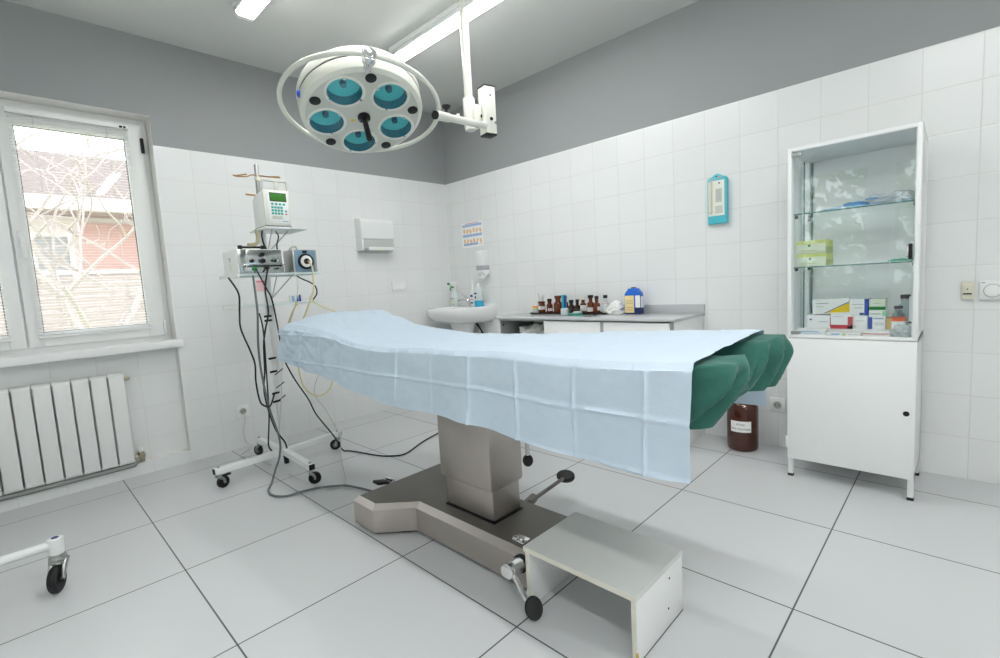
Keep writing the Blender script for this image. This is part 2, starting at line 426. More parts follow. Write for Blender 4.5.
# ------------------------------------------------------------------ radiator
t = thing('radiator', 'white sectional radiator fixed under the left window', 'radiator', (-2.61, 0, .09))
x = -2.61; n = 0
while x > -3.55:
    s = MB('rad')
    s.bb(x-.0745, x-.0035, -.035, .004, .105, .628, .004)
    s.bb(x-.0775, x-.0005, .002, .03, .10, .632, .002)
    s.prism([(-.0345, .622), (-.034, .628), (-.02, .638), (.03, .642), (.03, .622)], 'x', x-.0775, x-.0005, .003)
    s.prism([(-.0335, .112), (-.03, .102), (-.02, .092), (.03, .09), (.03, .112)], 'x', x-.0775, x-.0005, .003)
    s.build('section', t); x -= .08
s = MB('valve'); s.cyl((-2.61, 0, .605), (-2.588, 0, .605), .011); s.cyl((-2.588, 0, .605), (-2.58, 0, .605), .008); s.build('bleed_plug', t)
s = MB('valve'); s.cyl((-2.612, 0, .12), (-2.575, 0, .12), .013); s.cyl((-2.575, 0, .085), (-2.575, 0, .145), .017); s.cyl((-2.575, .0, .12), (-2.555, 0, .12), .014, seg=6)
s.cyl((-2.575, 0, .12), (-2.575, .06, .12), .010)
s.build('valve', t)
s = MB('white'); s.cyl((-2.575, 0, .145), (-2.575, 0, .175), .014, .012, bev=.002); s.build('valve_cap', t)
M['pipe'] = mat('pipe_grey', '#8c8e8b', .45, .3); s = MB('pipe'); s.tube([(-2.585, -.005, .112), (-2.62, -.008, .085), (-2.7, -.01, .076), (-3.6, -.01, .076)], .016); s.build('pipe', t)

# ------------------------------------------------------------------ ceiling lights and trunking
def ceil_light(x, y, L, label, lit='ledlit'):
    t = thing('ceiling_light', label, 'light', (x, y, ZC), 'tube lights on the ceiling')
    h = MB('white'); h.bb(-.058, .058, -L, 0, -.03, 0, .003); h.bb(-.055, .055, -L-.006, .0, -.058, -.03, .006); h.build('housing', t, local=True)
    d = MB(lit)
    P = [(-.048, -.03), (.048, -.03), (.048, -.062), (.036, -.072), (-.036, -.072), (-.048, -.062)]
    d.prism(P, 'y', -L+.02, -.02); d.build('diffuser', t, local=True)
    Q = [(-.052, -.03), (.052, -.03), (.052, -.064), (.038, -.076), (-.038, -.076), (-.052, -.064)]
    for a, c in ((-.02, .012), (-L-.012, -L+.02)): e = MB('white'); e.prism(Q, 'y', a, c, .004); e.build('end_cap', t, local=True)
    return t
ceil_light(-1.035, -.80, 1.55, 'long lit tube light on the ceiling to the right of the surgical lamp')
ceil_light(-1.968, -.72, 1.55, 'lit tube light on the ceiling left of the surgical lamp, mostly out of frame')

ceil_light(-1.968, -3.25, 1.55, 'unseen fill light added on the ceiling behind the camera, right-hand row', 'fill_lit')  # added fill light out of view, brightens the sides facing the camera
ceil_light(-3.3, -3.25, 1.55, 'unseen fill light added on the ceiling behind the camera, nearer the far window', 'fill_lit')  # second added fill light, also out of view
# ------------------------------------------------------------------ surgical lamp
t = thing('surgical_lamp', 'cream ceiling-mounted surgical lamp head with five teal lenses over the table', 'lamp', (-1.087, -1.515, ZC))
s = MB('cream'); s.cyl((-1.077, -1.526, 2.05), (-1.077, -1.526, ZC-.003), .024, bev=.001); s.build('ceiling_pole', t)
s = MB('cream'); s.lathe([(.045, ZC), (.045, ZC-.006), (.026, ZC-.012)], (-1.077, -1.526, 0)); s.build('ceiling_flange', t)
s = MB('cream'); s.cyl((-1.077, -1.526, 1.945), (-1.077, -1.526, 2.11), .034, bev=.004)
s.cyl((-1.077, -1.526, 1.93), (-1.077, -1.526, 1.945), .03, bev=.003); s.build('pole_sleeve', t)
dirA = Vector((.0, -1, 0))
bx = MB('cream'); Rb = RZ(math.radians(-12))
bx.box((-1.005, -1.60, 2.03), (.072, .072, .262), .005, Rb)
bx.box((-1.05, -1.555, 2.02), (.06, .06, .09), .004, Rb)
bx.m('black'); bx.box((-1.005, -1.60, 1.898), (.070, .070, .012), .002, Rb); bx.box((-1.005, -1.60, 2.163), (.076, .076, .006), .002, Rb)
fr_ = Rb @ Vector((0, -1, 0)); ri_ = Rb @ Vector((1, 0, 0)); cB = Vector((-1.005, -1.60, 2.03))
fl_ = Rb @ Vector((-1, 0, 0))
bx.cyl(cB+fr_*.037-ri_*.0+Vector((0, 0, -.05)), cB+fr_*.040+Vector((0, 0, -.05)), .010)
bx.m('chrome'); bx.cyl(cB+fr_*.037+ri_*.025+Vector((0, 0, -.07)), cB+fr_*.043+ri_*.025+Vector((0, 0, -.07)), .008); bx.cyl(cB+fr_*.037+Vector((0, 0, .08)), cB+fr_*.039+Vector((0, 0, .08)), .005)
bx.m('black'); bx.cyl(cB+fl_*.042+Vector((0, 0, -.03)), cB+fl_*.045+Vector((0, 0, -.03)), .009)
bx.build('spring_box', t)
arm = MB('cream'); A0, A1 = Vector((-1.03, -1.61, 1.945)), Vector((-1.455, -1.695, 1.893)); dA = (A1-A0).normalized()
arm.cyl(A0, A1, .019, bev=.001); arm.cyl(A1-dA*.085, A1+dA*.02, .023, bev=.002)
arm.m('black'); arm.cyl(A1+dA*.02, A1+dA*.026, .021)
pk = A0+(A1-A0)*.84; arm.cyl(pk+Vector((0, 0, .018)), pk+Vector((0, 0, .05)), .008); arm.cyl(pk+Vector((0, 0, .045)), pk+Vector((0, 0, .058)), .02, .024, 12, .002)
arm.m('cream'); pk = A0+(A1-A0)*.62; arm.cyl(pk+Vector((0, 0, .015)), pk+Vector((0, 0, .03)), .01, bev=.002); arm.build('arm', t)
s = MB('cable_w'); s.tube([(-1.10, -1.53, 1.95), (-1.12, -1.56, 1.93), (-1.09, -1.60, 1.92), (-1.06, -1.60, 1.95)], .004); s.build('arm_cable', t)
LC = Vector((-1.757, -1.502, 1.88)); n0 = Vector((.127, .377, .918)).normalized()
u0 = n0.cross(Vector((0, 0, 1))).normalized(); v0 = n0.cross(u0)
LR = Matrix((u0, v0, n0)).transposed().to_4x4()
def LP(x, y, z): return LC+(LR @ Vector((x, y, z)))
def lampify(bm_builder):    # move a builder's local lamp coordinates into the room
    for v in bm_builder.bm.verts: v.co = LC+(LR @ v.co)
    return bm_builder
rn = Vector((.172, .205, .963)).normalized(); ru = rn.cross(Vector((0, 0, 1))).normalized(); rv = rn.cross(ru); rc = LC+n0*.046
RP = lambda a, R=.366: rc+R*(math.cos(a)*ru+math.sin(a)*rv)
yk = MB('cream'); yk.tube([RP(2*PI*i/72) for i in range(72)], .011, 10, 1, True); yk.build('yoke_ring', t)
rim = MB('cream')
rim.lathe([(.262, .0), (.272, .001), (.281, .008), (.286, .02), (.287, .058)], seg=72)
lampify(rim)
TH0, T5 = 4.058, 2*PI/5
# the face with five openings
fm = bmesh.new(); es = []
def ring2(cx, cy, r, n, z=0):
    vs = [fm.verts.new((cx+r*math.cos(2*PI*k/n), cy+r*math.sin(2*PI*k/n), z)) for k in range(n)]
    for k in range(n): es.append(fm.edges.new((vs[k], vs[(k+1) % n])))
ring2(0, 0, .264, 72)
for i in range(5): ring2(.175*math.cos(TH0+i*T5), .175*math.sin(TH0+i*T5), .078, 32)
bmesh.ops.triangle_fill(fm, edges=es, use_beauty=True)
face = MB('cream2'); face._take(fm)
lampify(face)
hd = MB('cream')
hd.lathe([(.262, .002), (.283, .012), (.287, .022), (.288, .066), (.281, .068), (.281, .0715), (.290, .0735), (.291, .11), (.284, .128), (.262, .142), (.20, .150), (0, .154)], seg=72, cap=False)
hd.m('black'); hd.lathe([(.2860, .0665), (.2888, .0695), (.2860, .0725)], seg=72, cap=False)
lampify(hd); head = hd.build('lamp_head', t); rim.bm.free()
fo = face.build('lamp_face', head)
for i in range(5):
    a = TH0+i*T5; cx, cy = .175*math.cos(a), .175*math.sin(a)
    g = MB('lens_wall')
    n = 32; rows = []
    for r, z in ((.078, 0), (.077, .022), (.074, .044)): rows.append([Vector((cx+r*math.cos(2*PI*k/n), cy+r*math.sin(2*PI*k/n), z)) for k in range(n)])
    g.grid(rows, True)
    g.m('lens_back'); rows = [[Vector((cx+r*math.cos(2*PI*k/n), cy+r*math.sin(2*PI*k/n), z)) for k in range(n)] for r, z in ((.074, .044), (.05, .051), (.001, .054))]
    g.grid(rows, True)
    g.m('lens_bulb'); g.cyl((cx, cy, .034), (cx, cy, .054), .014, .016)
    g.m('cream'); g.lathe([(.078, -.001), (.078, -.004), (.088, -.004), (.091, -.001)], (cx, cy, 0), 40, cap=False)
    lampify(g); ln = g.build('lens', head)
    q = MB('lens_glass'); q.cyl((cx, cy, .0015), (cx, cy, .0045), .0778, seg=32); lampify(q); q.build('filter_glass', ln)
    for k in range(3):
        aa = a+.5+k*2*PI/3; c2 = MB('chrome'); px, py = cx+.080*math.cos(aa), cy+.080*math.sin(aa)
        c2.cyl((px, py, -.009), (px, py, -.002), .0055, seg=10); c2.cyl((px, py, -.012), (px, py, -.009), .003, seg=8); lampify(c2); c2.build('clip', ln)
for i in range(5):
    a = TH0+(i+.5)*T5; p = MB('blackp'); p.cyl((.236*math.cos(a), .236*math.sin(a), -.003), (.236*math.cos(a), .236*math.sin(a), .002), .025, seg=28, bev=.001); lampify(p); p.build('vent_plug', head)
hb = MB('blackp'); hb.cyl((0, 0, -.014), (0, 0, .004), .030, seg=28, bev=.003); hb.m('chrome')
for sx_ in (-1, 1): hb.cyl((.02*sx_, .008, -.0155), (.02*sx_, .008, -.013), .003, seg=8)
hb.m('blackp'); hb.cyl((0, 0, -.014), (.006, -.003, -.135), .0125, .0145, 16, .003); lampify(hb); hb.build('handle', head)
wr = MB('wallnum'); wr.prism([(-.062+.0, .02), (-.036, .026), (-.05, .045)], 'z', -.0012, .001); lampify(wr); wr.build('warning_mark', head)
for a in (math.radians(285),):
    o = RP(a); d = (o-rc).normalized(); k = MB('chrome'); k.cyl(o-d*.085, o-d*.03, .018, seg=24); k.cyl(o-d*.035, o+d*.012, .031, seg=32, bev=.005); k.cyl(o+d*.012, o+d*.02, .024, seg=28, bev=.003)
    k.build('pivot_knob', t)
ba = 2.86
bk = MB('bluestone'); pd = Vector((-.27, 0, 0))
ql = max((LP(.288*math.cos(x/50), .288*math.sin(x/50), .05) for x in range(315)), key=lambda p: -(p-Vector((-2.03, -1.42, 1.98))).length)
bk.ball(ql, .013, 12, (1, 1, 1.4)); bk.build('indicator', head)

# ------------------------------------------------------------------ wall things, left wall
t = thing('towel_dispenser', 'white paper towel dispenser with a grey window, high on the left wall', 'dispenser', (-.845, 0, 1.5))
s = MB('white'); s.prism([(0, 1.635), (-.085, 1.625), (-.1, 1.60), (-.1, 1.468), (-.092, 1.46), (0, 1.46)], 'x', -.998, -.69, .008); s.build('cover', t)
s = MB('dispgrey'); s.prism([(-.001, 1.462), (-.096, 1.462), (-.092, 1.385), (-.07, 1.366), (-.001, 1.36)], 'x', -.994, -.694, .006); s.build('lower_case', t)
s = MB('white'); s.bb(-.94, -.70, -.0975, -.06, 1.372, 1.40, .006); s.bb(-.999, -.985, -.099, 0, 1.37, 1.47, .003); s.build('towel_tray', t)
s = MB('sand'); s.bb(-.845, -.81, -.1005, -.07, 1.369, 1.376, .002); s.build('towel_edge', t)
t = thing('wall_socket', 'white round-well power socket low on the left wall behind the cart', 'socket', (-1.985, 0, .26))
def socket(t, mp):
    s = MB('white'); s.box(mp(0, .005, 0), mp(.082, .01, .082, True), .004); s.build('plate', t)
    s = MB('cable_w'); a, bq = Vector(mp(0, .010, 0)), Vector(mp(0, .013, 0)); s.cyl(a, bq, .024, seg=28, bev=.001); s.build('well_ring', t)
    s = MB('carcass'); s.cyl(Vector(mp(0, .0125, 0)), Vector(mp(0, .0135, 0)), .019, seg=28); s.m('black')
    for k in (-1, 1): s.cyl(Vector(mp(.0095*k, .013, 0)), Vector(mp(.0095*k, .0142, 0)), .003, seg=10)
    s.m('zinc'); s.box(mp(0, .0135, .017), mp(.006, .003, .004, True)); s.box(mp(0, .0135, -.017), mp(.006, .003, .004, True)); s.build('well', t)
def mpL(cx, cz):
    return lambda a, d, z, size=False: (a, d, z) if size else (cx+a, -d, cz+z)
def mpR(cy, cz):
    return lambda a, d, z, size=False: (d, a, z) if size else (-d, cy+a, cz+z)
socket(t, mpL(-1.985, .26))
t = thing('switch_plate', 'small white double switch plate below the towel dispenser', 'switch', (-.615, 0, 1.068))
s = MB('white'); s.bb(-.69, -.54, -.009, 0, 1.028, 1.108, .004); s.build('plate', t)
for a in (-.68, -.612):
    s = MB('white2'); s.bb(a, a+.06, -.015, -.008, 1.036, 1.10, .003); s.build('rocker', t)
# ------------------------------------------------------------------ right wall things
t = thing('poster', 'small white hand-washing poster with blue bars and orange rows, near the corner', 'poster', (0, -.335, 1.4))
s = MB('label'); s.bb(-.002, 0, -.475, -.195, 1.385, 1.612); s.build('sheet', t)
s = MB('bluebar')
for z, y0, y1 in ((1.575, -.465, -.205), (1.482, -.465, -.205), (1.405, -.40, -.215)): s.bb(-.003, -.0015, y0, y1, z, z+.02)
s.m('pinkbtn'); s.bb(-.003, -.0015, -.43, -.25, 1.600, 1.605)
s.m('figs')
for r, z in ((0, 1.535), (1, 1.442)):
    for k in range(6):
        y = -.445+k*.043; s.box((-.0025, y, z+.004*((k*7) % 3-1)), (.001, .024, .036), 0, Matrix.Rotation(.4*((k*5) % 3-1), 4, 'X'))
        s.m('ink'); s.bb(-.003, -.0015, y-.014, y+.014, z-.033, z-.0305); s.m('figs')
s.build('print', t)
t = thing('soap_dispenser', 'white liquid soap dispenser with grey window and nozzle, on the wall above the sink', 'dispenser', (0, -.49, 1.2))
s = MB('white'); s.prism([(0, 1.345), (-.075, 1.34), (-.085, 1.32), (-.085, 1.205), (0, 1.205)], 'y', -.535, -.445, .008); s.build('cover', t)
s = MB('dispw2'); s.bb(-.083, 0, -.533, -.447, 1.165, 1.207, .004); s.build('window', t)
s = MB('white'); s.prism([(0, 1.168), (-.082, 1.168), (-.08, 1.14), (-.06, 1.125), (0, 1.125)], 'y', -.533, -.447, .005); s.cyl((-.055, -.49, 1.085), (-.055, -.49, 1.13), .014, .018); s.build('body', t)
s = MB('white'); s.tube([(-.02, -.54, 1.15), (-.05, -.545, 1.13), (-.085, -.542, 1.105), (-.09, -.49, 1.10)], .006); s.build('lever', t)

t = thing('wall_hygrometer', 'turquoise framed thermometer hygrometer hanging on the right wall', 'thermometer', (0, -2.522, 1.32))
s = MB('hygro'); Y = lambda a: -2.467-a
poly = [(Y(0), 1.325), (Y(.113), 1.325), (Y(.113), 1.585), (Y(.105), 1.597), (Y(.085), 1.600), (Y(.075), 1.612), (Y(.056), 1.619), (Y(.038), 1.612), (Y(.028), 1.600), (Y(.008), 1.597), (Y(0), 1.585)]
s.prism(poly, 'x', -.03, 0, .003); s.build('case', t)
s = MB('hyg_in'); s.bb(-.0315, -.0298, Y(.099), Y(.006), 1.372, 1.578); s.build('scale_card', t)
s = MB('cream2'); s.bb(-.0325, -.031, Y(.086), Y(.048), 1.45, 1.53); s.bb(-.0325, -.031, Y(.088), Y(.046), 1.385, 1.43)
s.m('ink')
for k in range(9): s.bb(-.0328, -.0324, Y(.082), Y(.052), 1.456+k*.008, 1.4572+k*.008)
s.bb(-.033, -.031, Y(.075), Y(.066), 1.558, 1.566); s.build('chart', t)
s = MB('ivory'); s.cyl((-.037, Y(.022), 1.40), (-.037, Y(.022), 1.575), .007, seg=12); s.ball((-.037, Y(.022), 1.395), .010, 12); s.build('glass_tube', t)
s = MB('zinc'); s.cyl((-.034, Y(.072), 1.595), (-.029, Y(.072), 1.595), .009, seg=14); s.cyl((-.034, Y(.03), 1.587), (-.029, Y(.03), 1.587), .008, seg=14); s.m('black'); s.cyl((-.032, Y(.054), 1.602), (-.029, Y(.054), 1.602), .004, seg=10); s.build('screw', t)

t = thing('wall_socket', 'white power socket on the right wall between the brown jar and the cabinet', 'socket', (0, -2.84, .25))
socket(t, mpR(-2.84, .25))
t = thing('telephone_socket', 'small ivory telephone socket on the wall right of the cabinet', 'socket', (0, -3.612, .89))
s = MB('ivory'); s.bb(-.022, 0, -3.632, -3.592, .851, .93, .003); s.bb(-.025, -.02, -3.627, -3.597, .877, .912, .002); s.m('black'); s.cyl((-.026, -3.612, .897), (-.0245, -3.612, .897), .003, seg=10); s.bb(-.0265, -.024, -3.626, -3.598, .873, .879); s.build('case', t)
t = thing('dimmer_switch', 'white square dimmer with a round dial at the right edge of the photo', 'switch', (0, -3.70, .89))
s = MB('white'); s.bb(-.022, 0, -3.735, -3.65, .848, .932, .004); s.build('plate', t)
s = MB('white2'); s.cyl((-.022, -3.692, .888), (-.036, -3.692, .888), .027, seg=32, bev=.003); s.m('carcass'); s.lathe([(.027, 0), (.0295, 0), (.0295, .0015), (.027, .0015)], (-.0222, -3.692, .888), 32, (-1, 0, 0)); s.build('dial', t)
s = MB('carcass'); s.bb(-.0228, -.021, -3.668, -3.656, .922, .926); s.build('mark', t)

# ------------------------------------------------------------------ sink in the corner
t = thing('wash_basin', 'white ceramic pedestal wash basin on the right wall beside the corner', 'sink', (-.2, -.30, 0))
s = MB('ceramic'); cy = -.30
def basin_row(z, sx, w, inset=0):
    R = []
    for k in range(49):
        a = PI*k/48; q = 2.6
        ca, sa = math.cos(a), math.sin(a)
        R.append(Vector((-.0-sx*abs(sa)**(2/q), cy+w*math.copysign(abs(ca)**(2/q), ca), z)))
    R[0].x = R[-1].x = -.001
    return R
out = [(.69, .10, .12), (.695, .22, .18), (.71, .34, .24), (.74, .43, .278), (.79, .472, .294), (.835, .48, .30), (.845, .477, .298), (.848, .470, .293)]
rows = [basin_row(*o) for o in out]
s.grid(rows)
def bowl_row(z, f):
    return [Vector((-.265-.155*f*math.cos(2*PI*k/48), cy+.225*f*math.sin(2*PI*k/48), z)) for k in range(48)]
s.grid([bowl_row(.846, 1), bowl_row(.835, .96), bowl_row(.78, .85), bowl_row(.74, .6), bowl_row(.73, .15), bowl_row(.73, .01)], True)
tm = bmesh.new(); oe = []
oring = [tm.verts.new(p) for p in basin_row(.848, .470, .293)]
for i in range(len(oring)): oe.append(tm.edges.new((oring[i], oring[(i+1) % len(oring)])))
ir = [tm.verts.new(Vector((p.x, p.y, .848))) for p in bowl_row(.846, 1)]
for i in range(48): oe.append(tm.edges.new((ir[i], ir[(i+1) % 48])))
bmesh.ops.triangle_fill(tm, edges=oe, use_beauty=True); s._take(tm)
s.bb(-.03, -.001, cy-.276, cy+.276, .84, .865, .006)
s.build('basin', t)
s = MB('ceramic'); s.lathe([(.105, 0), (.105, .02), (.085, .06), (.08, .55), (.10, .66), (.12, .72)], (-.16, cy, 0), 32, None, .95, 1.15); s.build('pedestal', t)
f = MB('chrome'); f.cyl((-.075, cy, .847), (-.075, cy, .90), .023, .021, bev=.003); f.tube([(-.075, cy, .885), (-.12, cy, .905), (-.17, cy+.005, .905), (-.19, cy+.005, .89)], .012, 10)
f.tube([(-.075, cy, .90), (-.08, cy, .915), (-.12, cy+.012, .955), (-.165, cy+.02, .985)], lambda u: .010-.004*u, 10); f.ball((-.075, cy, .905), .023); f.build('faucet', t)
f = MB('black'); f.tube([(-.06, cy-.13, .50), (-.05, cy-.16, .55), (-.06, cy-.14, .62), (-.08, cy-.1, .69)], .009); f.build('supply_hose', t)
# bottles on the basin rim
def sp_bottle():
    t = thing('spray_bottle', 'clear trigger spray bottle with green nozzle on the basin rim left of the tap', 'bottle', (-.10, -.145, .848))
    s = MB('milky'); s.lathe([(.0, 0), (.036, 0), (.04, .006), (.04, .09), (.034, .12), (.016, .15), (.014, .17)], (-.10, -.145, .848), 24, None, .75, 1.05); s.build('body', t)
    s = MB('paleg'); s.bb(-.1325, -.131, -.172, -.118, .862, .925); s.m('greenc'); s.bb(-.1335, -.1322, -.172, -.118, .918, .924); s.bb(-.1335, -.1322, -.172, -.15, .866, .872); s.build('label', t)
    s = MB('white'); s.cyl((-.10, -.145, 1.018), (-.10, -.145, 1.04), .016); s.prism([(-.16, 1.05), (-.15, 1.075), (-.07, 1.08), (-.06, 1.045), (-.09, 1.035), (-.12, 1.04)], 'y', -.157, -.133, .004)
    s.build('spray_head', t)
    s = MB('greenc'); s.cyl((-.158, -.145, 1.062), (-.172, -.145, 1.062), .012); s.tube([(-.13, -.145, 1.04), (-.145, -.145, 1.02), (-.15, -.145, .995)], .006); s.bb(-.125, -.095, -.1585, -.1315, 1.022, 1.034, .002); s.build('trigger', t)
sp_bottle()
t = thing('bottle', 'tall slim white pump bottle with a tiny blue and red label behind the blue-filled bottle', 'bottle', (-.06, -.365, .848))
s = MB('white'); s.lathe([(0, 0), (.024, 0), (.027, .005), (.027, .13), (.018, .16), (.010, .19), (.008, .23), (.0, .235)], (-.06, -.365, .848), 24); s.build('body', t)
s = MB('navy'); s.m('label'); s.bb(-.0880, -.0860, -.386, -.346, .865, .955); s.m('navy'); s.bb(-.0885, -.0865, -.382, -.35, .87, .884); s.bb(-.0885, -.0865, -.382, -.35, .93, .95); s.m('pinkbtn'); s.bb(-.0885, -.0865, -.38, -.352, .905, .912); s.build('label', t)
t = thing('bottle', 'clear flat bottle a third full of bright blue liquid on the basin rim', 'bottle', (-.10, -.475, .848))
s = MB('milky'); s.lathe([(.0, .05), (.041, .05), (.041, .125), (.034, .155), (.014, .175)], (-.10, -.475, .848), 28, None, .7, 1.25); s.build('body', t)
s = MB('blue_liq'); s.lathe([(0, 0), (.038, 0), (.0415, .006), (.0415, .05), (0, .05)], (-.10, -.475, .848), 28, None, .7, 1.25); s.build('liquid', t)
s = MB('white'); s.cyl((-.10, -.475, 1.02), (-.10, -.475, 1.05), .014, .012); s.build('cap', t)
s = MB('navy'); s.m('label'); s.bb(-.1300, -.1285, -.484, -.443, .905, .97); s.m('navy'); s.bb(-.1305, -.1290, -.482, -.445, .955, .968); s.bb(-.1305, -.1290, -.47, -.455, .915, .94); s.build('label', t)

# ------------------------------------------------------------------ counter
CY0, CY1 = -1.02, -2.42
t = thing('counter_cabinet', 'white and grey low counter cabinet with open bay, drawer and door along the right wall', 'cabinet', (-.21, -1.72, 0))
s = MB('carcass')
for y in (CY0, -1.475, -1.945): s.bb(-.418, -.005, y-.018, y, .06, .765)
s.bb(-.40, -.005, CY1, CY0, .06, .08); s.bb(-.02, -.005, CY1, CY0, .06, .765); s.bb(-.40, -.05, CY1+.02, CY0-.02, 0, .06); s.bb(-.418, -.01, -1.475, CY0, .755, .769); s.bb(-.40, -.01, -1.475, CY0, .30, .318); s.bb(-.40, -.01, -1.475, CY0, .55, .566)
s.bb(-.435, -.42, -1.960, -1.938, .06, .768); s.bb(-.435, -.42, CY1, -2.398, .06, .768)
s.build('carcass', t)
s = MB('white2'); s.bb(-.43, -.003, CY1-.002, CY1+.016, 0, .768, .001); s.build('side_panel', t)
s = MB('white2'); s.bb(-.43, -.003, CY0-.014, CY0+.002, 0, .768, .001); s.m('black'); s.cyl((-.39, -1.04, .72), (-.39, -1.036, .72), .008, seg=10); s.build('side_panel', t)
d = MB('white2'); d.bb(-.438, -.42, -1.936, -1.478, .56, .760, .0015); dr = d.build('drawer', t)
h = MB('white'); h.tube([(-.437, -1.62, .685), (-.455, -1.625, .686), (-.462, -1.65, .687), (-.462, -1.74, .687), (-.455, -1.765, .686), (-.437, -1.77, .685)], .007); h.build('drawer_handle', dr)
d = MB('white2'); d.bb(-.438, -.42, -1.936, -1.478, .07, .553, .0015); d.build('door', t)
d = MB('white2'); d.bb(-.438, -.42, -2.396, -1.962, .07, .760, .0015); d.build('door', t)
wt = MB('worktop'); wt.bb(-.448, -.0, CY1-.012, CY0+.02, .769, .785, .002); wt.bb(-.014, -.0, CY1-.012, -1.80, .784, .838, .0015)
tag(wt.build('worktop', base=(-.22, -1.72, .769)), 'glossy light grey worktop with a low upstand lying on the counter cabinet', 'worktop')
t = thing('plastic_bag', 'crumpled white plastic bag in the open bay of the counter', 'bag', (-.25, -1.26, .566))
s = MB('cotton'); s.blob((-.26, -1.25, .63), (.10, .12, .075), .45, 2.2, 4, 3, -.062); s.build('bag', t)
s = MB('cotton'); s.blob((-.27, -1.37, .625), (.09, .07, .06), .4, 2.2, 3, 8, -.058); s.build('bag_end', t)

ZT = .791
tr = MB('dark'); tr.bb(-.18, -.07, -1.82, -1.14, .785, .790, .002); tr.bb(-.18, -.176, -1.82, -1.14, .789, .797); tr.bb(-.074, -.07, -1.82, -1.14, .789, .797)
tag(tr.build('tray', base=(-.12, -1.48, .785)), 'thin dark tray under the row of brown bottles on the worktop', 'tray')
def bottle(x, y, r, h, neck, cap, label, glass='amber_d', capm='blackp', lab=None, sub=None, z=ZT, nr=.55, name='medicine_bottle', grp='brown medicine bottles on the counter', caph=.022):
    r *= 1.12; t = thing(name, label, 'bottle', (x, y, z), grp)
    s = MB(glass); hb_ = h*neck
    s.lathe([(0, 0), (r*.9, 0), (r, r*.12), (r, hb_-r*.45), (r*.9, hb_-r*.15), (r*nr, hb_+r*.1), (r*nr, h-caph*.4), (r*nr*1.12, h-caph*.3), (r*nr*1.12, h-caph*.05), (0, h)], (0, 0, 0), 24); s.build('body', t, local=True)
    if cap:
        c = MB(capm); c.cyl((0, 0, h-caph*.35), (0, 0, h+caph*.65), r*nr*1.2 if cap == 1 else r*.8, seg=20, bev=.002); c.build('cap' if cap == 1 else 'stopper', t, local=True)
    if lab:
        w, z0, z1, off, mt = lab; l = MB(mt); R1 = r+.0008; rows = []
        a0 = math.atan2(-2.0+.2*0, -3.0)+off
        for zz in (z0, z1): rows.append([Vector((R1*math.cos(a0+w*(k/8-.5)), R1*math.sin(a0+w*(k/8-.5)), zz)) for k in range(9)])
        l.grid(rows, thick=.0004)
        l.m('ink')
        for q in range(3):
            zz = z0+(z1-z0)*(.25+.25*q); rr = [[Vector(((R1+.0005)*math.cos(a0+w*.7*(k/6-.5)), (R1+.0005)*math.sin(a0+w*.7*(k/6-.5)), zz+e)) for k in range(7)] for e in (0, .0015)]
            l.grid(rr, thick=.0002)
        l.build('label', t, local=True)
    return t
# instrument jar
t = bottle(-.12, -1.21, .027, .085, .98, 0, 'brown glass jar holding steel forceps at the left end of the bottle row', 'amber', lab=(1.7, .028, .052, 0, 'label'), nr=.98, name='instrument_jar', grp='jars of the counter')
s = MB('amber_d'); s.lathe([(.026, .083), (.030, .085), (.030, .09), (.026, .09), (.026, .083)], seg=24, cap=False); s.lathe([(.0, 0), (.029, 0), (.029, .005), (.0, .005)], seg=24); s.build('rim', t, local=True)
t = thing('forceps', 'steel forceps and scissors standing in the brown glass jar', 'forceps', (-.12, -1.21, .81))
for k, (dx, dy, hh) in enumerate(((-.008, .016, .15), (.006, -.004, .11), (0, -.018, .115), (.01, .004, .10))):
    s = MB('zinc'); s.tube([(-.12, -1.21, .805), (-.12+dx, -1.21+dy, .80+hh*.7), (-.12+dx*1.3, -1.21+dy*1.4, .80+hh)], .0028, 6, 4)
    if k: 
        c = Vector((-.12+dx*1.3, -1.21+dy*1.4, .80+hh+.007)); s.tube([c+Vector((0, .009*math.cos(i*PI/5), .009*math.sin(i*PI/5))) for i in range(10)], .0017, 6, 1, True)
    s.build('forceps_arm', t)
BT = [ # x, y, r, h, neck, cap, label, glass, capm, lab
 (-.115, -1.285, .022, .095, .72, 1, 'brown bottle with black cap and white label, next right of the forceps jar', 'amber', 'blackp', (1.5, .015, .036, .25, 'label'), .6),
 (-.11, -1.365, .031, .118, .70, 2, 'largest reddish brown bottle with a thick stopper, third in the row', 'amber', 'amber', None, .6),
 (-.10, -1.422, .022, .112, .72, 1, 'slim dark bottle half hidden behind the teal capped pot', 'amber_d', 'blackp', None, .6),
 (-.10, -1.480, .020, .082, .70, 2, 'short dark bottle behind the glass dish, just right of the teal cap', 'amber_d', 'blackp', None, .6),
 (-.10, -1.535, .022, .085, .66, 1, 'short round-shouldered brown bottle behind the right end of the glass dish', 'amber_d', 'blackp', None, .45),
 (-.095, -1.583, .017, .078, .70, 1, 'smallest dark bottle, squeezed left of the white-labelled bottle', 'amber_d', 'blackp', None, .6),
 (-.13, -1.607, .021, .105, .70, 1, 'brown bottle with a big white label and pale cap', 'amber', 'ivory', (2.2, .018, .058, .0, 'label'), .45),
 (-.115, -1.662, .023, .115, .68, 2, 'brown bottle with tall black stopper and low white label, right of the pale-capped one', 'amber', 'blackp', (1.6, .012, .04, -.25, 'label'), .5),
 (-.12, -1.715, .022, .108, .66, 1, 'brown bottle with a black cap, label turned to the right, end of the brown row', 'amber', 'blackp', (1.2, .02, .045, .8, 'label'), .5)]
for q in BT: bottle(*q[:10], nr=q[10]) if False else bottle(q[0], q[1], q[2], q[3], q[4], q[5], q[6], q[7], q[8], q[9], nr=q[10])
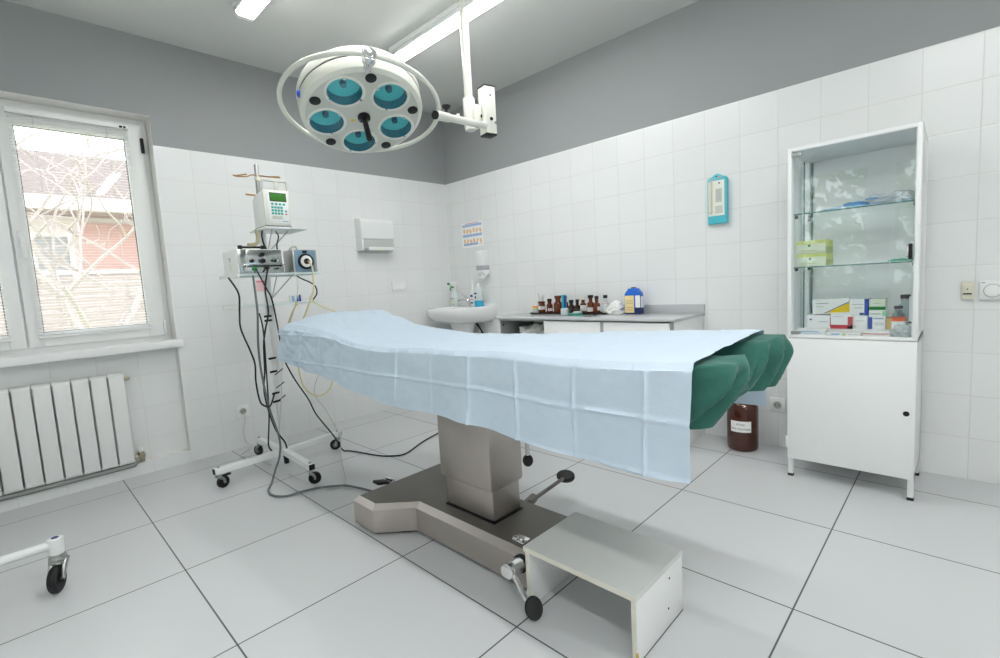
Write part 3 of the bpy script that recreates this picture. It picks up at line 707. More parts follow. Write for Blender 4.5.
t = bottle(-.10, -1.775, .019, .118, .66, 1, 'clear bottle with black cap and an orange and white label, left of the cotton bag', 'milky', 'blackp', None, nr=.6, z=.785, grp='bottles on the counter')
s = MB('label'); s.lathe([(.0195, .012), (.0198, .012), (.0198, .075), (.0195, .075)], seg=24); s.m('orange'); s.lathe([(.0196, .058), (.0202, .058), (.0202, .074), (.0196, .074)], seg=24); s.build('label', t, local=True)
t = thing('specimen_cup', 'small clear cup with a yellow and orange lid left of the forceps jar', 'cup', (-.10, -1.13, .785))
s = MB('milky'); s.lathe([(0, 0), (.024, 0), (.028, .04), (.0, .041)], (-.10, -1.13, .785), 24); s.build('body', t)
s = MB('yellowc'); s.cyl((-.10, -1.13, .826), (-.10, -1.13, .836), .029, bev=.002); s.m('orange'); s.cyl((-.10, -1.13, .836), (-.10, -1.13, .842), .027, bev=.002); s.build('lid', t)
t = thing('teal_pot', 'small clear glass pot with a tall teal cap in front of the bottle row', 'pot', (-.25, -1.525, .785))
s = MB('milky'); s.box((-.25, -1.525, .812), (.05, .05, .05), .008, RZ(.5)); s.build('body', t)
s = MB('teal_liq'); s.box((-.25, -1.525, .789), (.044, .044, .005), .002, RZ(.5)); s.build('liquid', t)
s = MB('cyan'); s.box((-.25, -1.525, .885), (.030, .034, .098), .003, RZ(.5)); s.m('navy'); s.box((-.2605, -1.5405, .885), (.008, .018, .084), .001, RZ(.5)); s.build('cap', t)
t = thing('glass_dish', 'low clear glass dish with teal strips inside, right of the teal pot', 'dish', (-.24, -1.61, .785))
R = RZ(.15)
s = MB('clear')
s.box((-.24, -1.62, .788), (.09, .10, .004), .001, R)
for dx, dy, sx, sy in ((-.045, 0, .003, .1), (.045, 0, .003, .1), (0, -.05, .09, .003), (0, .05, .09, .003)):
    s.box(Vector((-.24, -1.62, .809))+(R @ Vector((dx, dy, 0))), (sx, sy, .042), .001, R)
s.build('bowl', t)
s = MB('tealbtn'); s.box((-.235, -1.61, .795), (.06, .085, .008), .001, R); s.m('label'); s.box((-.24, -1.63, .806), (.05, .05, .012), .004, R); s.build('contents', t)
t = thing('glass_slide', 'flat glass sheet with a teal edge lying at the front of the worktop', 'glass sheet', (-.31, -1.74, .785))
s = MB('cabglass2'); s.box((-.29, -1.74, .788), (.13, .17, .005), .001, RZ(-.5)); s.build('sheet', t)
s = MB('tealbtn'); s.box((-.335, -1.712, .788), (.003, .15, .0055), 0, RZ(-.5)); s.build('edge', t)
t = thing('cotton_bag', 'crumpled white bag of cotton on the worktop between bottles and blue jug', 'bag', (-.12, -1.87, .785))
s = MB('cotton'); s.blob((-.12, -1.865, .812), (.05, .062, .04), .45, 2.4, 4, 5, -.026); s.build('bag', t)
s = MB('cotton'); s.blob((-.12, -1.872, .852), (.026, .035, .02), .5, 2.4, 3, 9); s.build('knot', t)
t = thing('disinfectant_jug', 'bright blue plastic jug with a sand-coloured label on the worktop', 'jug', (-.11, -2.005, .785))
JP = Vector((-.105, -2.0, .785)); JR = RZ(.18)
def jug_profile(b, prof):
    rows = []
    for sx, sy, z in prof:
        R_ = []
        for k in range(32):
            a = 2*PI*k/32; q = 4.5; ca, sa = math.cos(a), math.sin(a)
            R_.append(JP+(JR @ Vector((sx*math.copysign(abs(ca)**(2/q), ca), sy*math.copysign(abs(sa)**(2/q), sa), z))))
        rows.append(R_)
    b.grid(rows, True)
s = MB('jugblue'); jug_profile(s, [(.04, .058, .05), (.04, .058, .13), (.039, .054, .142), (.03, .036, .165), (.028, .034, .172), (.001, .001, .174)]); s.build('body', t)
s = MB('jugdark'); jug_profile(s, [(.001, .001, 0), (.038, .056, 0), (.0405, .0585, .006), (.0403, .0583, .05), (.04, .058, .0505)]); s.build('base', t)
s = MB('jugdark'); s.cyl(JP+Vector((0, -.0, .172)), JP+Vector((0, 0, .180)), .017, bev=.003); s.build('cap', t)
s = MB('sand'); s.box(JP+(JR @ Vector((-.0408, .018, .068))), (.002, .062, .115), .0005, JR); s.m('ink')
for z in (.03, .045, .075, .09): s.box(JP+(JR @ Vector((-.0421, .018, z))), (.0006, .045, .002), 0, JR)
s.build('front_label', t)
s = MB('label'); s.box(JP+(JR @ Vector((-.005, -.0588, .08))), (.06, .002, .075), .0005, JR); s.box(JP+(JR @ Vector((-.0406, -.038, .085))), (.002, .032, .08), .0005, JR); s.build('side_label', t)

# ------------------------------------------------------------------ brown jar on the floor
t = thing('specimen_jar', 'big brown glass jar with a white label standing on the floor by the cabinet', 'jar', (-.14, -2.69, 0))
s = MB('amber_j' if 'amber_j' in M else 'amber_d'); s.mats = []; M['amber_j'] = mat('amber_jar', '#561e07', .05, spec=.7, trans=.5, ior=1.45, coat=.5); s.m('amber_j')
s.lathe([(0, .0), (.07, 0), (.08, .008), (.083, .03), (.083, .245), (.078, .268), (.062, .284), (.055, .295), (.058, .305), (.05, .31), (0, .31)], (-.14, -2.69, 0), 40); s.build('body', t)
a0 = math.atan2(-3.6+2.69, -3.06+.14)-.12
def jar_arc(b, r, w, z0, z1, off=0):
    b.grid([[Vector((-.14+r*math.cos(a0+off+w*(k/12-.5)), -2.69+r*math.sin(a0+off+w*(k/12-.5)), zz)) for k in range(13)] for zz in (z0, z1)], thick=.0004)
s = MB('label'); jar_arc(s, .0838, 1.35, .118, .182); lab = s.build('label', t)
def text_mesh(body, size):
    cu = bpy.data.curves.new('txt', 'FONT'); cu.body = body; cu.size = size; cu.align_x = 'CENTER'; cu.extrude = .0002; cu.resolution_u = 2
    o = bpy.data.objects.new('txt', cu); COL.objects.link(o)
    me = bpy.data.meshes.new_from_object(o.evaluated_get(bpy.context.evaluated_depsgraph_get()))
    vs = [v.co.copy() for v in me.vertices]; fs = [tuple(p.vertices) for p in me.polygons]
    bpy.data.objects.remove(o); bpy.data.curves.remove(cu); bpy.data.meshes.remove(me); return vs, fs
s = MB('ink')
for body, size, z, sx in (('PTAX', .016, .157, 1.15), ('Вата стерильная', .0165, .132, .78)):
    vs, fs = text_mesh(body, size); tb = bmesh.new(); V = []
    for v in vs:
        a = a0+(v.x*sx)/.0842; rr = .0842+v.z
        V.append(tb.verts.new((-.14+rr*math.cos(a), -2.69+rr*math.sin(a), z+v.y)))
    for f_ in fs:
        try: tb.faces.new([V[i] for i in f_])
        except ValueError: pass
    s._take(tb, False, False)
s.build('lettering', lab)

# ------------------------------------------------------------------ medicine cabinet
X0, X1, Y0, Y1 = -.415, -.055, -2.987, -3.467     # front, back, left side, right side
t = thing('medicine_cabinet', 'tall white metal medicine cabinet with glass upper door and closed lower door', 'cabinet', ((X0+X1)/2, (Y0+Y1)/2, 0))
s = MB('white'); p = .022
for x in (X0+.004, X1-p):
    for y in (Y0-p, Y1): s.bb(x, x+p, y, y+p, .012, 1.592, .002)
s.bb(X0, X1, Y1, Y0, 1.575, 1.595, .002)
s.bb(X0+.004, X1, Y1, Y0, .695, .712, .001); s.bb(X0+.006, X1, Y1, Y0, .10, .115, .001)
s.bb(X0+.02, X1, Y0-.004, Y0, .10, .712); s.bb(X0+.02, X1, Y1, Y1+.004, .10, .712)
s.build('frame', t)
for x in (X0+.002, X1-p-.001):
    for y in (Y0-p-.001, Y1-.001): s = MB('black'); s.bb(x, x+p+.002, y, y+p+.002, 0, .013, .002); s.build('foot', t)
s = MB('white2'); s.bb(X1-.008, X1-.003, Y1+.003, Y0-.003, .1, 1.585); s.build('back_panel', t)
s = MB('white'); s.bb(X0-.012, X0+.003, Y1+.001, Y0-.001, .098, .700, .002); dd = s.build('lower_door', t)
l = MB('black'); l.cyl((X0-.011, -3.437, .389), (X0-.016, -3.437, .389), .011, seg=20, bev=.001); l.build('lock', dd)
l = MB('white'); 
for z in (.18, .62): l.cyl((X0-.008, Y0+.003, z-.025), (X0-.008, Y0+.003, z+.025), .006, seg=12)
l.build('hinge', dd)
s = MB('white'); q = .018
s.bb(X0-.012, X0+.003, Y0-q, Y0-.001, .703, 1.593, .002); s.bb(X0-.012, X0+.003, Y1+.001, Y1+q, .703, 1.593, .002)
s.bb(X0-.0115, X0+.0025, Y1+.003, Y0-.003, .703, .718, .001); s.bb(X0-.0115, X0+.0025, Y1+.003, Y0-.003, 1.577, 1.593, .001)
gd = s.build('glass_door', t)
g = MB('cabglass'); g.bb(X0-.006, X0-.002, Y1+.012, Y0-.012, .712, 1.583); g.build('door_pane', gd)
g = MB('zinc'); g.bb(X0-.014, X0-.002, Y0-.055, Y0-.016, 1.552, 1.566, .001); g.bb(X0-.014, X0-.002, Y0-.055, Y0-.016, .720, .734, .001); g.build('pane_clip', gd)
g = MB('blackp'); g.box((X0-.012, -3.438, 1.08), (.02, .012, .065), .003); g.m('chrome'); g.box((X0-.013, -3.428, 1.08), (.018, .007, .065), .002); g.build('door_handle', gd)
for y in (Y0-.004, Y1+.004):
    g = MB('cabglass'); g.bb(X0+.026, X1-p, y-.002, y+.002, .715, 1.575); g.build('side_pane', t)
s = MB('gedge')
for y in (Y0-.03, Y1+.03): s.bb(X1-.014, X1-.009, y-.004, y+.004, .715, 1.57); s.bb(X1-.09, X1-.086, y-.003+(.02 if y < -3.2 else -.02)*-1, y+.003-(.02 if y < -3.2 else -.02), .715, 1.57)
s.build('shelf_rail', t)
for z in (1.285, 1.034):
    s = MB('cabglass2'); s.bb(X0+.012, X1-.015, Y1+.012, Y0-.012, z, z+.006); sh = s.build('glass_shelf', t)
    e = MB('gedge'); e.bb(X0+.010, X0+.012, Y1+.012, Y0-.012, z, z+.006); e.build('shelf_edge', sh)
    e = MB('dark')
    for y in (Y0-.022, Y1+.022):
        for x in (X0+.06, X1-.03): e.box((x, y, z-.007), (.016, .012, .014), .002)
    e.build('shelf_bracket', sh)

# contents
def carton(x, y, z, d, label, faces, rot=0, grp='medicine cartons in the cabinet', rx=0, name='carton'):
    """d=(depth x, width y, height z); faces: list of (material, y0,y1,z0,z1) printed patches on the front, in fractions; front faces -x"""
    t = thing(name, label, 'box', (x, y, z), grp); t.rotation_euler = (rx, 0, rot)
    s = MB(faces[0]); s.box((0, 0, d[2]/2), d, .001); 
    for f in faces[1:]:
        mt, a, c, e, g = f[:5]
        yy0, yy1 = d[1]*(.5-a), d[1]*(.5-c)
        s.m(mt); s.bb(-d[0]/2-.0006, -d[0]/2+.001, yy1, yy0, d[2]*e, d[2]*g)
        if len(f) > 5: s.bb(-d[0]/2-.0004, d[0]/2+.0004, -d[1]/2-.0006, -d[1]/2+.0006, 0.001, d[2]-.001)
    s.build('carton_body', t, local=True); return t
ZS = .7125
INK2 = [('ink', .2, .75, .70, .73), ('ink', .2, .6, .5, .52)]
carton(-.25, -3.093, ZS+.024, (.10, .098, .062), 'white carton with a small purple mark at the left of the lower row', ['label', ('purple', .1, .22, .62, .75), ('ink', .5, .9, .5, .53), ('pinkbtn', .97, 1., .1, .95)])
carton(-.26, -3.186, ZS+.024, (.09, .086, .072), 'white carton in a red sleeve in the middle of the lower row', ['label', ('red', 0, 1, 0, .26), ('red', .78, 1, 0, .8), ('ink', .1, .6, .78, .8)])
carton(-.25, -3.257, ZS+.024, (.10, .053, .062), 'plain white carton with a brown tick, right of the red one', ['label', ('board_edge', .05, .2, .05, .3), ('ink', .2, .8, .6, .62)])
carton(-.25, -3.318, ZS+.024, (.10, .062, .056), 'blue and white carton at the right of the lower row', ['label', ('bluec', 0, .24, 0, 1), ('navy', .3, .9, .84, .9), ('ink', .35, .9, .5, .53), ('ink', .35, .9, .35, .38)])
carton(-.25, -3.362, ZS+.024, (.09, .022, .05), 'narrow tan carton at the end of the lower row', ['tan'])
tl = carton(-.24, -3.14, ZS+.094, (.08, .15, .070), 'large white carton with a yellow corner wedge, tilted on the lower row', ['label', ('ink', .1, .45, .72, .75), ('ink', .1, .3, .5, .52)], 0, rx=-.06)
s = MB('yellowc'); s.prism([(-.0745, .004), (-.0745, .050), (.022, .004)], 'x', -.0408, -.039); s.m('bluec'); s.prism([(-.0745, .050), (-.0745, .054), (.030, .004), (.022, .004)], 'x', -.0407, -.039); s.build('printed_wedge', tl, local=True)
carton(-.25, -3.25, ZS+.087, (.09, .070, .077), 'white carton with a blue end panel on top of the plain white one', ['label', ('bluec', .8, 1, 0, 1, 1), ('navy', .55, .78, .02, .16), ('ink', .15, .75, .66, .68), ('ink', .25, .7, .45, .47)])
carton(-.25, -3.320, ZS+.081, (.09, .064, .030), 'flat light green and white carton stacked on the blue and white one', ['label', ('lightg', .75, 1, .1, .9), ('greenc', .1, .7, .4, .5)])
carton(-.25, -3.318, ZS+.112, (.09, .060, .05), 'white carton with a dark green band, topmost of the right stack', ['paleg', ('greenc', 0, 1, .02, .32), ('ink', .3, .7, .6, .62)])
carton(-.34, -3.07, ZS, (.10, .125, .010), 'flat white carton lying lowest at the front left of the cabinet floor', ['label', ('bluebar', .1, .9, .6, .8)])
carton(-.33, -3.07, ZS+.011, (.10, .12, .010), 'flat white and blue carton lying on another at the front left', ['label', ('bluebar', .2, .8, .2, .7)], .05)
carton(-.35, -3.205, ZS, (.09, .13, .015), 'flat carton with blue and olive marks at the front middle of the cabinet floor', ['label', ('bluebar', .15, .4, .3, .8), ('limew', .48, .58, .2, .8), ('ink', .65, .9, .5, .56)])
carton(-.35, -3.325, ZS, (.09, .10, .012), 'flat white carton at the front right of the cabinet floor', ['label', ('pinkpaper', 0, 1, .8, 1)])
carton(-.34, -3.325, ZS+.0125, (.09, .10, .010), 'flat white carton with a pink edge lying on the front right one', ['label', ('pinkbtn', 0, 1, .0, .3)], -.04)
carton(-.22, -3.20, ZS, (.16, .34, .023), 'long white carton lying flat under the lower row of cartons', ['label', ('ink', .1, .3, .5, .56)])
def vial(x, y, r, h, label, grp):
    t = thing('vial', label, 'bottle', (x, y, ZS), grp)
    s = MB('vialglass'); s.lathe([(0, 0), (r*.95, 0), (r, .004), (r, h*.62), (r*.9, h*.7), (r*.5, h*.8), (r*.5, h*.93)], (0, 0, 0), 24); s.build('body', t, local=True)
    c = MB('dark'); c.cyl((0, 0, h*.9), (0, 0, h), r*.62, seg=20, bev=.002); c.m('zinc'); c.cyl((0, 0, h*.86), (0, 0, h*.92), r*.58, seg=20); c.build('cap', t, local=True)
    return t
v = vial(-.28, -3.392, .026, .13, 'clear infusion vial with an orange and white label at the front right', 'infusion vials in the cabinet')
s = MB('label'); s.lathe([(.0262, .02), (.0266, .02), (.0266, .075), (.0262, .075)], seg=24); s.m('orange'); s.lathe([(.0263, .062), (.0269, .062), (.0269, .08), (.0263, .08)], seg=24); s.build('label', v, local=True)
vial(-.20, -3.41, .03, .175, 'taller clear vial with a dark cap behind the orange-labelled vial', 'infusion vials in the cabinet')
t = thing('plastic_holder', 'narrow white plastic holder leaning in the right end of the cabinet', 'holder', (-.25, -3.438, ZS))
s = MB('white'); s.box((-.25, -3.438, ZS+.085), (.05, .022, .17), .004); s.m('dark'); s.box((-.276, -3.438, ZS+.055), (.002, .02, .008)); s.build('body', t)
t = thing('plastic_bag', 'crumpled clear plastic bag in front of the vials on the cabinet floor', 'bag', (-.36, -3.41, ZS))
s = MB('bag'); s.blob((-.365, -3.412, ZS+.024), (.026, .034, .03), .5, 2.5, 4, 11, -.0235); s.build('bag', t)
s = MB('tealbtn'); s.blob((-.375, -3.445, ZS+.008), (.008, .008, .008), .3, 2, 2, 1, -.0075); s.build('teal_corner', t)
# shelf with lime boxes
for (y, z, w, l) in ((-3.073, 1.0405, .118, 'pale lime glove carton, lower of the two on the middle shelf'), (-3.07, 1.1025, .12, 'pale lime glove carton, upper of the two on the middle shelf')):
    tc = carton(-.28, y, z, (.17, w, .06), l, ['paleg', ('lime', 0, 1, .72, 1), ('greenc', .42, .5, .5, .68), ('limew', .1, .7, .2, .24), ('limew', .7, .92, .85, .9)], 0, 'lime cartons on the middle shelf')
    s = MB('lime'); s.bb(-.0846, .0846, -w/2-.0007, -w/2+.0005, .028, .0595); s.m('limew'); s.bb(-.0846, .0846, -w/2-.0007, -w/2+.0005, .0006, .028); s.build('printed_side', tc, local=True)
t = thing('paper_sheet', 'white folded paper lying on the middle glass shelf', 'paper', (-.33, -3.23, 1.0405)); s = MB('label'); s.box((-.32, -3.23, 1.042), (.12, .17, .003), .001, RZ(.08)); s.build('sheet', t)
def mask(c, w, d, h, mt, seed, rot=0):
    b = MB(mt); rows = []
    for i in range(15):
        r_ = []
        for j in range(19):
            u, v_ = i/14-.5, j/18-.5
            z = h*(1-(2*abs(u))**2*.8)*(1-(2*abs(v_))**4*.9)+.006*noise.noise(Vector((u*6+seed, v_*8, seed)))+.002*math.sin(u*40)
            r_.append((RZ(rot) @ Vector((u*d, v_*w, max(z, .0008))))+Vector(c))
        rows.append(r_)
    b.grid(rows, thick=.001); return b
t = thing('surgical_mask', 'teal surgical mask with white ear loops at the right of the middle shelf', 'mask', (-.36, -3.40, 1.0405))
mask((-.35, -3.41, 1.0415), .10, .07, .010, 'maskteal', 2).build('mask_body', t)
s = MB('label'); s.tube([(-.385, -3.365, 1.046), (-.405, -3.368, 1.040), (-.408, -3.378, 1.020), (-.408, -3.405, 1.008), (-.408, -3.435, 1.018), (-.405, -3.445, 1.040), (-.385, -3.447, 1.046)], .0013, 6); s.tube([(-.36, -3.365, 1.05), (-.37, -3.375, 1.066), (-.36, -3.40, 1.07), (-.35, -3.42, 1.06)], .0013, 6); s.build('ear_loop', t)
t = thing('surgical_mask', 'flat pack of blue and white surgical masks at the left of the top shelf', 'mask', (-.27, -3.20, 1.2915))
mask((-.27, -3.19, 1.292), .19, .12, .020, 'maskblue', 5, .15).build('mask_body', t); mask((-.25, -3.225, 1.305), .11, .09, .022, 'maskblue_d', 7, .3).build('mask_body', t); mask((-.28, -3.15, 1.2965), .12, .10, .012, 'label', 9, .1).build('wrapper', t)
t = thing('mask_bag', 'clear plastic bag of pale blue masks at the right of the top shelf', 'bag', (-.30, -3.36, 1.2915))
mask((-.28, -3.36, 1.294), .15, .13, .034, 'maskblue', 12).build('masks', t)
s = MB('bag'); s.blob((-.29, -3.362, 1.318), (.078, .084, .028), .35, 2.2, 4, 15, -.0258); s.build('bag', t)
t2 = MB('maskblue_d'); t2.box((-.36, -3.30, 1.322), (.02, .045, .006), .002, RZ(.1)); t2.build('blue_edge', t)

# ------------------------------------------------------------------ operating table
CX = -1.775
t = thing('operating_table', 'steel pedestal operating table under the blue sheet', 'table', (CX, -2.1, 0))
def base_poly(i):
    return [(CX-.291+i, -1.652-i), (CX-.291+i, -1.813+i*.35), (CX-.168+i*.85, -1.931-i*.1), (CX-.160+i, -1.945), (CX-.160+i, -2.575+i),
            (CX+.160-i, -2.575+i), (CX+.160-i, -1.945), (CX+.168-i*.85, -1.931-i*.1), (CX+.291-i, -1.813+i*.35), (CX+.291-i, -1.652-i)]
s = MB('steel'); rows = [[Vector((x, y, z)) for x, y in base_poly(i)] for i, z in ((0, .012), (0, .113))]
s.grid(rows, True); rows = [[Vector((x, y, z)) for x, y in base_poly(i)] for i, z in ((0, .113), (.022, .135))]; s.grid(rows, True)
s.m('steel_d'); tb = bmesh.new(); tb.faces.new([tb.verts.new((x, y, .135)) for x, y in base_poly(.022)]); s._take(tb); s.build('base', t, ang=12)
s = MB('black'); s.prism(base_poly(.02), 'z', 0.0, .014); s.build('base_foot', t)
s = MB('black'); s.bb(CX-.082, CX+.082, -2.341, -2.054, .134, .139); s.build('column_gasket', t)
s = MB('steel'); s.bb(CX-.078, CX+.078, -2.337, -2.058, .138, .40, .012); s.build('inner_column', t)
s = MB('steel'); s.bb(CX-.097, CX+.087, -2.352, -2.046, .262, .66, .014); s.m('steel_d'); s.bb(CX-.115, CX+.10, -2.10, -2.03, .575, .66, .006); s.build('outer_column', t)
s = MB('steel_d'); s.bb(CX-.2, CX+.2, -2.62, -1.75, .66, .70, .005); s.bb(CX-.22, CX-.20, -3.10, -1.2, .69, .72, .003); s.bb(CX+.20, CX+.22, -3.10, -1.2, .69, .72, .003); s.build('top_frame', t)
s = MB('zinc'); s.bb(CX-.258, CX-.248, -3.0, -1.9, .70, .725, .002); s.bb(CX+.248, CX+.258, -3.0, -1.9, .70, .725, .002); s.build('side_rail', t)
s = MB('pad'); s.bb(CX-.235, CX+.235, -2.62, -1.95, .72, .80, .02); s.build('seat_pad', t)
s = MB('pad'); s.prism([(-1.93, .72), (-1.93, .80), (-1.30, .855), (-.98, .86), (-.98, .77), (-1.35, .75)], 'x', CX-.235, CX+.235, .015); s.build('back_pad', t)
for sx in (-1, 1):
    s = MB('pad'); s.bb(CX+sx*.235, CX+sx*.085, -3.12, -2.64, .72, .80, .02); s.build('leg_pad', t)
# two foot levers, one hanging stick, one small pedal
s = MB('chrome'); s.cyl((-1.93, -2.545, .098), (-2.02, -2.555, .112), .025, seg=28, bev=.005); s.cyl((-1.998, -2.565, .10), (-2.022, -2.64, .05), .0095, seg=16); lv = s.build('brake_lever', t)
s = MB('black'); s.cyl((-1.934, -2.545, .098), (-1.945, -2.547, .10), .030, seg=24); s.build('lever_collar', lv)
Rp = Vector((-.35, -.25, .9)).normalized()
s = MB('black'); s.lathe([(0, -.009), (.030, -.009), (.034, -.004), (.034, .006), (.030, .010), (0, .011)], (-2.022, -2.668, .040), 28, (-.55, -.66, .5), .82, 1.0); s.build('lever_pad', lv)
s = MB('chrome'); s.cyl((-1.615, -2.285, .098), (-1.54, -2.27, .105), .02, seg=24, bev=.004); s.cyl((-1.61, -2.305, .12), (-1.325, -2.268, .115), .0085, seg=16); s.mats[0] = 'steel_d'; lv = s.build('brake_lever', t)
s = MB('black'); s.lathe([(0, -.014), (.030, -.014), (.036, -.008), (.036, .008), (.030, .014), (0, .014)], (-1.295, -2.262, .115), 24, (-.5, -.3, .8), 1.2, .85); s.build('lever_pad', lv)
s = MB('zinc'); s.cyl((CX+.0, -2.456, .66), (CX, -2.456, .40), .008, seg=14); s.cyl((CX, -2.456, .69), (CX, -2.456, .645), .02); st = s.build('control_stick', t)
s = MB('black'); s.ball((CX, -2.456, .388), .02, 18, (1, 1, 1.15)); s.build('stick_knob', st)
s = MB('black'); s.box((-1.895, -1.612, .128), (.065, .05, .014), .003, Matrix.Rotation(.25, 4, 'Y')); pd = s.build('foot_pedal', t)
s = MB('chrome'); s.bb(-1.862, -1.848, -1.66, -1.59, .125, .14, .003); s.cyl((-1.855, -1.66, .12), (-1.855, -1.60, .125), .008); s.build('pedal_arm', pd)
s = MB('chrome'); s.bb(CX-.125, CX-.085, -2.525, -2.47, .134, .146, .003); s.cyl((CX-.105, -2.50, .146), (CX-.105, -2.50, .152), .012, seg=16); s.bb(CX-.13, CX-.115, -2.50, -2.48, .146, .158, .002); s.build('latch', t)

# ------------------------------------------------------------------ blue sheet
def interp(tab, x):
    if x >= tab[0][0]: return tab[0][1]
    for (a, p), (c, q) in zip(tab, tab[1:]):
        if x >= c:
            f = (x-a)/(c-a); return p+(q-p)*f
    return tab[-1][1]
def sm(tab, x, w=.05): return (interp(tab, x-w)+interp(tab, x)*2+interp(tab, x+w))/4
ZN = [(-.93, .880), (-1.15, .884), (-1.45, .868), (-1.75, .822), (-1.95, .818), (-2.1, .828), (-2.4, .834), (-2.6, .842), (-2.8, .836), (-3.0, .840), (-3.185, .853)]
ZF = [(-.93, .926), (-1.12, .928), (-1.45, .853), (-1.75, .827), (-1.95, .817), (-2.15, .822), (-2.45, .835), (-2.87, .858), (-3.185, .871)]
ZH = [(-1.0, .70), (-1.321, .674), (-1.595, .648), (-1.763, .618), (-1.99, .600), (-2.203, .604), (-2.433, .600), (-2.582, .598), (-2.688, .586), (-2.95, .579), (-3.073, .581), (-3.185, .590)]
ZHF = [(-.93, .72), (-1.6, .66), (-2.4, .62), (-3.2, .632)]
XN, XFAR = -2.035, -1.515
NY, NTOP, NSIDE = 440, 84, 46
YA, YB = -1.005, -3.182
def wr_(p, sc, seed): return noise.noise(Vector((p[0]*sc, p[1]*sc, p[2]*sc))+Vector((seed, 0, 0)))
def crease(v, step, off=0, w=.006):
    d = abs(((v-off)/step) % 1-.5); d = (.5-d)*step
    return math.exp(-(d/w)**2)
rows = []
for i in range(NY+1):
    y = YA+(YB-YA)*i/NY; zn, zf, zh, zhf = sm(ZN, y), sm(ZF, y), sm(ZH, y, .03), sm(ZHF, y)
    hd_ = max(0, min(1, (y+1.75)/.6)); r = []
    r2 = .016
    for j in range(NSIDE):             # near hang, from the hem up
        f = j/NSIDE; z = zh+(zn-.012-zh)*f
        p = (0, y, z)
        x = XN-.020*(1-f)**.8-.004
        amp = (1-f)*.016+.004
        x += amp*wr_((0, y, z*.35), 6, 1)+.005*wr_(p, 10, 3)*(1.0+.9*hd_)+.0008*wr_(p, 34, 6)
        x -= (.007*crease(y+.01*wr_(p, 4, 8), .205, -2.87, .004)+.006*crease(z+.01*wr_((0, y, 0), 3, 5), .13, .715, .004))*(.6+.8*abs(wr_(p, 5, 12)))
        x -= hd_*(.04*abs(wr_((0, y+z*.9, z*.8), 6, 5))+.02*abs(wr_((0, y-z*1.2, z), 10, 15)))
        r.append(Vector((x, y+.003*wr_(p, 8, 9), z)))
    for j in range(NTOP+1):
        f = j/NTOP; x = XN+(XFAR-XN)*f
        z = zn+(zf-zn)*(f**.8)
        z += hd_*.022*math.sin(PI*min(1, f*1.25))*(1 if f < .8 else max(0, (1-f)/.2)**.5)
        e = min(f, 1-f)*(XFAR-XN)
        if e < r2: z -= r2-math.sqrt(max(0, r2*r2-(r2-e)**2))
        p = (x, y, z)
        z += .0035*wr_((x*1.2, y, 0), 7, 2)+.002*wr_(p, 20, 4)+hd_*(.022*abs(wr_((x*1.0+y*.5, y*.8, 0), 6, 6))+.01*abs(wr_((x-y*.6, y*.5, 0), 12, 16)))
        z += .0028*crease(y+.01*wr_((x, y, 0), 4, 8), .205, -2.87, .004)+.002*crease(x, .13, -1.9, .004)
        r.append(Vector((x, y, z)))
    for j in range(1, NSIDE+1):
        f = j/NSIDE; z = (zf-.012)+(zhf-(zf-.012))*f
        x = XFAR+.012*f+.004+(.010*f+.003)*wr_((1, y, z*.4), 6, 8)+.0025*crease(y, .205, -2.87)
        r.append(Vector((x, y, z)))
    rows.append(r)
# turned-down end at the head
head_end = []
for k in range(8, 0, -1):
    f = k/8; r = []
    for j, p in enumerate(rows[0]):
        drop = .13*f*max(0, math.sin(PI*min(1, max(0, (j-NSIDE)/NTOP)))) if NSIDE <= j <= NSIDE+NTOP else 0
        r.append(Vector((p.x, p.y+.012*math.sin(f*PI/2)+.002*wr_(p, 9, 2), p.z-drop)))
    head_end.append(r)
sh = MB('sheet'); sh.grid(head_end+rows, thick=.0008)
tag(sh.build('blue_sheet', base=(CX, -2.05, .8), ang=60), 'pale blue disposable sheet with fold creases draped over the operating table', 'sheet')

